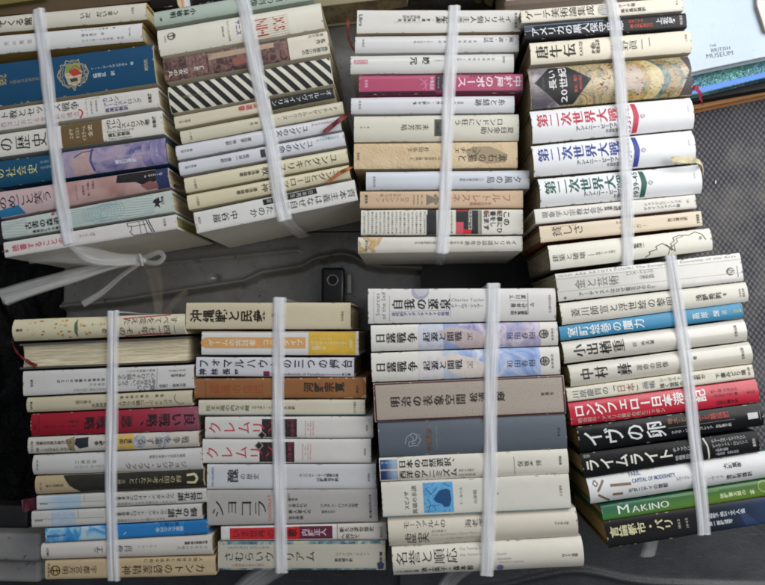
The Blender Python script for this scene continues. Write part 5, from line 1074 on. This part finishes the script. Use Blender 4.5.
# woven seat cloth
n = NT('woven_cloth'); tc = n.n('ShaderNodeTexCoord'); sp = n.n('ShaderNodeSeparateXYZ')
wob = n.noise(tc.outputs['Object'], 14, 2); 
n.l(tc.outputs['Object'], sp.inputs[0])
ux = n.math('ADD', n.math('MULTIPLY', sp.outputs[0], 2 * math.pi / .0069), n.math('MULTIPLY', wob, 3.2)); uy = n.math('ADD', n.math('MULTIPLY', sp.outputs[1], 2 * math.pi / .0092), n.math('MULTIPLY', wob, 2.2))
s1 = n.math('SINE', n.math('ADD', ux, n.math('MULTIPLY', uy, .12))); s2 = n.math('SINE', n.math('SUBTRACT', uy, n.math('MULTIPLY', ux, .07)))
wv = n.math('ADD', n.math('MULTIPLY', n.math('MULTIPLY', s1, s2), .5), .5)
fz = n.noise(tc.outputs['Object'], 900, 3, .7)
wv2 = n.math('ADD', n.math('MULTIPLY', wv, .8), n.math('MULTIPLY', fz, .35))
dust = n.ramp(n.noise(tc.outputs['Object'], 14, 5, .65), [(.45, (0, 0, 0, 1)), (.75, (1, 1, 1, 1))])
c = n.ramp(wv2, [(.2, '#36363a'), (.5, '#47474b'), (.75, '#5b5b60'), (.98, '#727276')])
c = n.mix(n.math('MULTIPLY', dust, .45), c, '#8f8a82')
c = n.mix(n.ramp(n.noise(tc.outputs['Object'], 130, 2, .5), [(.78, (0, 0, 0, 1)), (.8, (1, 1, 1, 1))]), c, '#c9c2b2')
n.l(c, n.b.inputs['Base Color']); n.b.inputs['Roughness'].default_value = .9; n.b.inputs['Specular IOR Level'].default_value = .2
n.bump(wv2, .8, .0015)
a, b_ = P(640, 495), P(860, -60)
def hf_cloth(x, y):
    e = min((x - a.x), .06) / .06
    return .0035 - .004 * (1 - e) ** 3 + .0008 * math.sin(x * 23 + y * 17) * e
cl = sheet('floor_seat_cloth', a.x, a.y, b_.x, b_.y, 60, 80, hf_cloth, n.m)
lint = P(715.5, 182, .0045)
bm = rbox(.0016, .0045, .0008, .0003, 2); o = frombm('lint', bm, plain('lint_white', '#dcdcdc', .8, .1)); o.location = lint; o.rotation_euler = (0, 0, -.2)
tag(o, 'tiny white scrap of lint lying on the woven grey cloth', 'lint')

# ------------------------------------------------------------------ flat books at the upper right
def flat_book(label, corners, z0, z1, cov, page, hard=.0016, over=.003, extra=None, group='flat books beside the upper right bundle'):
    """corners: picture points of the top cover (at z1) in order, as seen; boards, spine edge and page block are real slabs"""
    w = [P(x, y, z1) for x, y in corners]
    cen = sum(w, Vector()) / len(w)
    root = bpy.data.objects.new('book', None); C.objects.link(root); root.location = (cen.x, cen.y, z0); tag(root, label, 'book', group)
    def slab(name, ins, za, zb, m):
        pts = [Vector((p.x - cen.x, p.y - cen.y, 0)) for p in w]
        q = [p - p.normalized() * ins * 1.4 for p in pts]
        bm = bmesh.new(); lo = [bm.verts.new((p.x, p.y, za)) for p in q]; hi = [bm.verts.new((p.x, p.y, zb)) for p in q]
        k = len(q); bm.faces.new(hi); bm.faces.new(lo[::-1])
        for i in range(k): bm.faces.new([lo[i], lo[(i + 1) % k], hi[(i + 1) % k], hi[i]])
        bmesh.ops.recalc_face_normals(bm, faces=list(bm.faces))
        if name == 'cover': bmesh.ops.bevel(bm, geom=[e for e in bm.edges], offset=.0005, segments=2, affect='EDGES')
        return frombm(name, bm, m, root)
    t = z1 - z0
    slab('page_block', over, hard, t - hard, page)
    slab('cover', 0, t - hard, t, cov); slab('cover', 0, 0, hard, cov)
    return root, cen
n = NT('cover_pale_blue'); v = n.coords()
c = n.mix(n.ramp(n.noise(v, 10, 4), [(.35, (0, 0, 0, 1)), (.7, (1, 1, 1, 1))]), '#bccbd6', '#b0c0cd')
c = n.mix(n.math('MULTIPLY', n.ramp(n.noise(v, 120, 5, .7, 2), [(.58, (0, 0, 0, 1)), (.66, (1, 1, 1, 1))]), .22), c, '#7f93a4')
n.l(c, n.b.inputs['Base Color']); n.b.inputs['Roughness'].default_value = .5; n.bump(n.noise(v, 130, 4), .3, .0006)
r1, cen1 = flat_book('pale blue book lying flat with small grey lettering, beside the upper right bundle', [(640, -70), (672, 85 - 8), (706, 69), (790, 51.5), (830, 44), (800, -90)], .062, .078, n.m, pages('#e0dccc'))
def flat_text(root, cen, t, ox, oy, ang, size, z, m, st='w', name='print'):
    """lettering printed on a lying cover; the origin is its left end"""
    V, F = [], []; pen = 0; o0 = P(ox, oy, z + root.location.z); ca, sa = math.cos(ang), math.sin(ang)
    for ch in t:
        if ch == ' ': pen += .3; continue
        g, f, adv = glyph(ch, st, None); o = len(V)
        for gx, gy, e in g:
            X, Y = (pen + adv / 2 + gx) * size, gy * size
            V.append((o0.x - cen.x + X * ca - Y * sa, o0.y - cen.y + X * sa + Y * ca, z + e * .00002))
        F += [[i + o for i in q] for q in f]; pen += adv
    return V, F
VV, FF = [], []
for t, ox, oy, s_ in [('THE', 709.5, 47, .0045), ('BRITISH', 711, 51.5, .0066), ('MUSEUM', 706, 57.5, .0083)]:
    V, F = flat_text(r1, cen1, t, ox, oy - 1, .13, s_, .0163, None, 't'); FF += [[i + len(VV) for i in f] for f in F]; VV += V
cov = [o for o in r1.children if o.name.startswith('cover')][0]
me = cov.data; nb = bmesh.new(); nb.from_mesh(me); me.materials.append(ink('#4a5258'))
vs = [nb.verts.new(p) for p in VV]
for f in FF:
    fc = nb.faces.new([vs[i] for i in f]); fc.material_index = 1
nb.to_mesh(me); nb.free()
n = NT('cover_turquoise_glitter'); v = n.coords()
vo = n.n('ShaderNodeTexVoronoi'); vo.inputs['Scale'].default_value = 520; n.l(v, vo.inputs['Vector'])
hsv = n.ramp(n.noise(v, 260, 3, .7), [(.35, '#1c3a48'), (.5, '#3c6470'), (.62, '#64909a'), (.72, '#a4c0c0')])
hs2 = n.ramp(n.noise(v, 12, 2), [(.4, '#2a5a6a'), (.6, '#3f7a5c')])
n.l(n.mix(.45, hsv, hs2), n.b.inputs['Base Color']); n.b.inputs['Metallic'].default_value = .5; n.l(vo.outputs['Distance'], n.b.inputs['Roughness'])
n.bump(vo.outputs['Color'], .5, .0008)
gm = n.m
r2, cen2 = flat_book('book with a glittering turquoise cover edged in bright blue, lying under the pale blue one', [(640, -60), (676, 97), (700, 93.5), (790, 71.5), (840, 60), (810, -80)], .044, .0605, gm, pages('#d8d4c4'))
me = [o for o in r2.children if o.name.startswith('cover')][0].data; nb = bmesh.new(); nb.from_mesh(me); me.materials.append(ink('#2a78d8', .3))
q = [P(x, y, .0605) for x, y in [(680, 91.2), (700, 87.6), (790, 66.2), (836, 56), (837, 59.6), (790, 71), (700, 93), (680, 96)]]
vs = [nb.verts.new((p.x - cen2.x, p.y - cen2.y, .0605 - .044 + .00012)) for p in q]
for i in range(3):
    f = nb.faces.new([vs[i], vs[7 - i], vs[6 - i], vs[i + 1]]); f.material_index = 1
    f.normal_update()
    if f.normal.z < 0: f.normal_flip()
nb.to_mesh(me); nb.free()
flat_book('black covered book lying flat under the turquoise glitter book', [(640, -50), (676, 104), (700, 100), (790, 84), (845, 76), (820, -70)], .026, .0435, jacket('#1a1a1c', .4, .3), pages('#2c2622'))
flat_book('book with orange brown edges, lowest of the flat books on the woven cloth', [(640, -50), (676, 112.5), (700, 108), (790, 89.5), (850, 79), (830, -70)], .004, .0255, jacket('#b07a44', .5, .6), pages('#c8a070'))
# pinkish thing in the corner
flat_book('pinkish beige booklet at the very corner, lying on the pale blue book', [(756, -40), (757, 5), (765.5, 31), (800, 40), (800, -50)], .0785, .0835, jacket('#d8cac4', .5, .4), pages(), group=None)

# ------------------------------------------------------------------ things along the upper edge
flat_book('old book with worn olive page edges, lying above the grey book with yellowed boards', [(250, -60), (300, 8), (325, 6), (410, -4), (430, -60)], .004, .06, jacket('#8a8266', .6, .9), pages('#8f8568'), group='flat old books along the upper edge')
flat_book('thin brown book at the upper edge beneath the old olive book', [(240, -60), (290, 12.5), (325, 9.5), (418, -1.5), (440, -60)], .0005, .0035, jacket('#6a6048', .6, .9), pages('#7a7052'), hard=.0006, group='flat old books along the upper edge')
bagm = NT('black_nylon'); v = bagm.coords(); bagm.b.inputs['Base Color'].default_value = lin('#151517'); bagm.b.inputs['Roughness'].default_value = .55
bagm.bump(bagm.noise(v, 60, 4, .6, 1), .8, .004)
bm = bmesh.new(); bmesh.ops.create_grid(bm, x_segments=50, y_segments=30, size=1)
A, B_ = P(376, 14, .03), P(500, -70, .03)
for vv in bm.verts:
    x, y = vv.co.x, vv.co.y
    dm = max(0, 1 - abs(x) ** 6) * max(0, 1 - abs(y) ** 4)
    vv.co = Vector((A.x + (B_.x - A.x) * (x + 1) / 2, A.y + (B_.y - A.y) * (y + 1) / 2, .004 + .045 * dm ** .5 + .004 * math.sin(x * 9 + 3 * y) * dm + .003 * math.sin(y * 14 + x * 4) * dm))
o = frombm('cloth_bag', bm, bagm.m, None, True)
bm = bmesh.new(); bm.from_mesh(o.data); r_ = bmesh.ops.extrude_face_region(bm, geom=[f for f in bm.faces])
for g in r_['geom']:
    if isinstance(g, bmesh.types.BMVert): g.co.z = max(.0035, g.co.z - .004)
bm.to_mesh(o.data); bm.free()
tag(o, 'black nylon bag crumpled at the upper edge, behind the middle bundle', 'bag')

def upright(label, x0, t0, b0, x1, t1, b1, D, col, group='books standing beyond the upper bundles', **kw):
    BUNDLES['e'] = dict(D=D, top='L', group=group)
    return Book('e', (x0, t0, b0, x1, t1, b1), col, label, kw.pop('prints', ()), **kw)
# steep spines between the bag and the pale board
for i, (xa, xb, col, lab) in enumerate([(470, 480, '#6c6f58', 'dark olive book standing on end beside the black bag'), (480.8, 492, '#7d8066', 'olive green book on end, between the dark olive book and the grey-green one'), (492.8, 504, '#86897a', 'grey-green book on end, beside the pale mauve box')]):
    w0, w1 = P(xa, 8.5, .02), P(xb, 8.5, .02)
    root = bpy.data.objects.new('book', None); C.objects.link(root); root.location = ((w0.x + w1.x) / 2, w0.y, 0); root.rotation_euler = (0, 0, -.32)
    tag(root, lab, 'book', 'olive books on end behind the middle bundle')
    wd = (w1.x - w0.x) * .92
    bm = rbox(wd - .002, .128, .17, 0); o = frombm('page_block', bm, pages('#a8a07c'), root); o.location = (0, .067, .003)
    bm = bmesh.new()
    prof = [(-wd / 2, .13), (-wd / 2, .003), (-wd * .38, .0005), (0, -.0005), (wd * .38, .0005), (wd / 2, .003), (wd / 2, .13), (wd / 2 - .0012, .13), (wd / 2 - .0012, .004), (-wd / 2 + .0012, .004), (-wd / 2 + .0012, .13)]
    lo = [bm.verts.new((x, y, .0005)) for x, y in prof]; hi = [bm.verts.new((x, y, .176)) for x, y in prof]; k = len(prof)
    for j in range(k): bm.faces.new([lo[j], lo[(j + 1) % k], hi[(j + 1) % k], hi[j]])
    bm.faces.new(hi); bm.faces.new(lo[::-1]); bmesh.ops.recalc_face_normals(bm, faces=list(bm.faces))
    o = frombm('cover', bm, jacket(col, .55, .7), root)
# pale mauve box behind the upper right bundle
w0, w1 = P(505, 8.5, .09), P(640, -3, .09)
bx = bpy.data.objects.new('cardboard_box', None); C.objects.link(bx); ang = math.atan2(w1.y - w0.y, w1.x - w0.x)
bx.location = ((w0.x + w1.x) / 2, (w0.y + w1.y) / 2, 0); bx.rotation_euler = (0, 0, ang); tag(bx, 'pale mauve-beige box behind the upper right bundle at the upper edge', 'box')
L_ = (w1 - w0).length
bm = rbox(L_, .16, .09, .0015, 2); o = frombm('body', bm, jacket('#b8aaa2', .6, .6, 0, .2), bx); o.location = (0, .082, .004)
bm = rbox(L_ + .004, .164, .014, .0015, 2); o = frombm('lid', bm, jacket('#c2b4ac', .6, .6, 0, .2), bx); o.location = (0, .082, .0945)
# brown board over the upper left corner
for lab, cor, z0, z1, cv, pg in [('dark brown album lying beyond the upper left bundle', [(-40, -60), (-40, 19), (60, 11), (150, 1), (170, -60)], .004, .05, jacket('#5a4a34', .5, .9), pages('#4c3c28')),
                             ('olive yellow booklet lying on the dark brown album in the corner', [(-60, -60), (-60, 11), (0, 5), (45, -1.5), (60, -60)], .0505, .056, jacket('#7d7240', .5, .9), pages('#6a6038'))]:
    flat_book(lab, cor, z0, z1, cv, pg, group='flat books beyond the upper left bundle')
upright('black book standing on end beyond the upper left bundle', 150, -14, 9, 176, -16.5, 6, .11, '#1c1715', spine='semi')
def colour_book(lab, xa, xb, ya, yb, mats, splits):
    z = .09; w0, w1 = P(xa, ya, z), P(xb, yb, z)
    root = bpy.data.objects.new('book', None); C.objects.link(root); L_ = (w1 - w0).length; ang = math.atan2(w1.y - w0.y, w1.x - w0.x)
    root.location = ((w0.x + w1.x) / 2, (w0.y + w1.y) / 2, 0); root.rotation_euler = (0, 0, ang); tag(root, lab, 'book', 'books standing beyond the upper bundles')
    bm = rbox(L_ - .004, .1, z - .006, 0); o = frombm('page_block', bm, pages('#d8ccb0'), root); o.location = (0, .054, .004)
    x = -L_ / 2
    for i, (m, s_) in enumerate(zip(mats, splits)):
        bm = rbox(L_ * s_ - .0001, .104, .0022, .0004, 1); o = frombm('cover', bm, m, root); o.location = (x + L_ * s_ / 2, .052, z - .0015); x += L_ * s_
colour_book('white book with an orange stripe, between two black books at the upper edge', 173, 190.5, 9, 6.5, [jacket('#dcdada', .5, .2), jacket('#d8905c', .5, .2), jacket('#d0d0d4', .5, .2)], [.36, .28, .36])
upright('black book at the upper edge, right of the white and orange one', 191.5, -20, 6, 245, -27, -2, .09, '#1a1a1c')

# loose crumpled plastic at the far left
cr = NT('black_bin_liner'); v = cr.coords(); cr.b.inputs['Base Color'].default_value = lin('#040405'); cr.b.inputs['Roughness'].default_value = .55; cr.b.inputs['Specular IOR Level'].default_value = .18
cr.bump(cr.noise(v, 22, 5, .65, 2.5), .9, .012)
a2, b2 = P(-70, 505), P(66, 245)
def hf_bag(x, y):
    return .001 + .006 * abs(math.sin(x * 61 + 2 * math.sin(y * 23))) ** 6 + .003 * abs(math.sin(y * 47 + 3 * math.sin(x * 31))) ** 8
sheet('floor_black_liner', a2.x, a2.y, b2.x, b2.y, 90, 120, hf_bag, cr.m)

# ------------------------------------------------------------------ light: open hatch to the upper right
w = bpy.data.worlds.new('World'); S.world = w; w.use_nodes = True
wt = w.node_tree; bg = wt.nodes['Background']
tc = wt.nodes.new('ShaderNodeTexCoord'); dt = wt.nodes.new('ShaderNodeVectorMath'); dt.operation = 'DOT_PRODUCT'
dt.inputs[1].default_value = Vector((.62, .42, .66)).normalized()
wt.links.new(tc.outputs['Generated'], dt.inputs[0])
rp = wt.nodes.new('ShaderNodeMapRange'); rp.inputs[1].default_value = -.2; rp.inputs[2].default_value = 1; rp.inputs[3].default_value = .025; rp.inputs[4].default_value = .43
rp.interpolation_type = 'SMOOTHSTEP'
wt.links.new(dt.outputs['Value'], rp.inputs[0]); wt.links.new(rp.outputs[0], bg.inputs[1])
bg.inputs[0].default_value = (.83, .90, 1, 1)     # dull daylight, strongest through the hatch, little from inside the car
def area(name, loc, to, sx, sy, power, col):
    l = bpy.data.lights.new(name, 'AREA'); l.shape = 'RECTANGLE'; l.size = sx; l.size_y = sy; l.energy = power; l.color = col
    o = bpy.data.objects.new(name, l); C.objects.link(o); o.location = loc
    o.rotation_euler = (Vector(to) - Vector(loc)).to_track_quat('-Z', 'Y').to_euler(); return o
area('daylight_lamp', (.85, .45, .95), (.05, .05, .1), 1.1,   .9, 14, (1, .99, .975))
area('highlight_strip_lamp', (.15, .95, .8), (.05, 0, .1), 1.5, .35, 3.6, (.96, .98, 1))  # strip lamp added for highlights along upper spine edges; no window in view
S.view_settings.view_transform = 'Standard'; S.view_settings.look = 'None'; S.view_settings.exposure = .12; S.view_settings.gamma = 1
S.render.engine = 'CYCLES'
S.cycles.use_denoising = True
S.cycles.max_bounces = 6
S.cycles.filter_width = 1.9
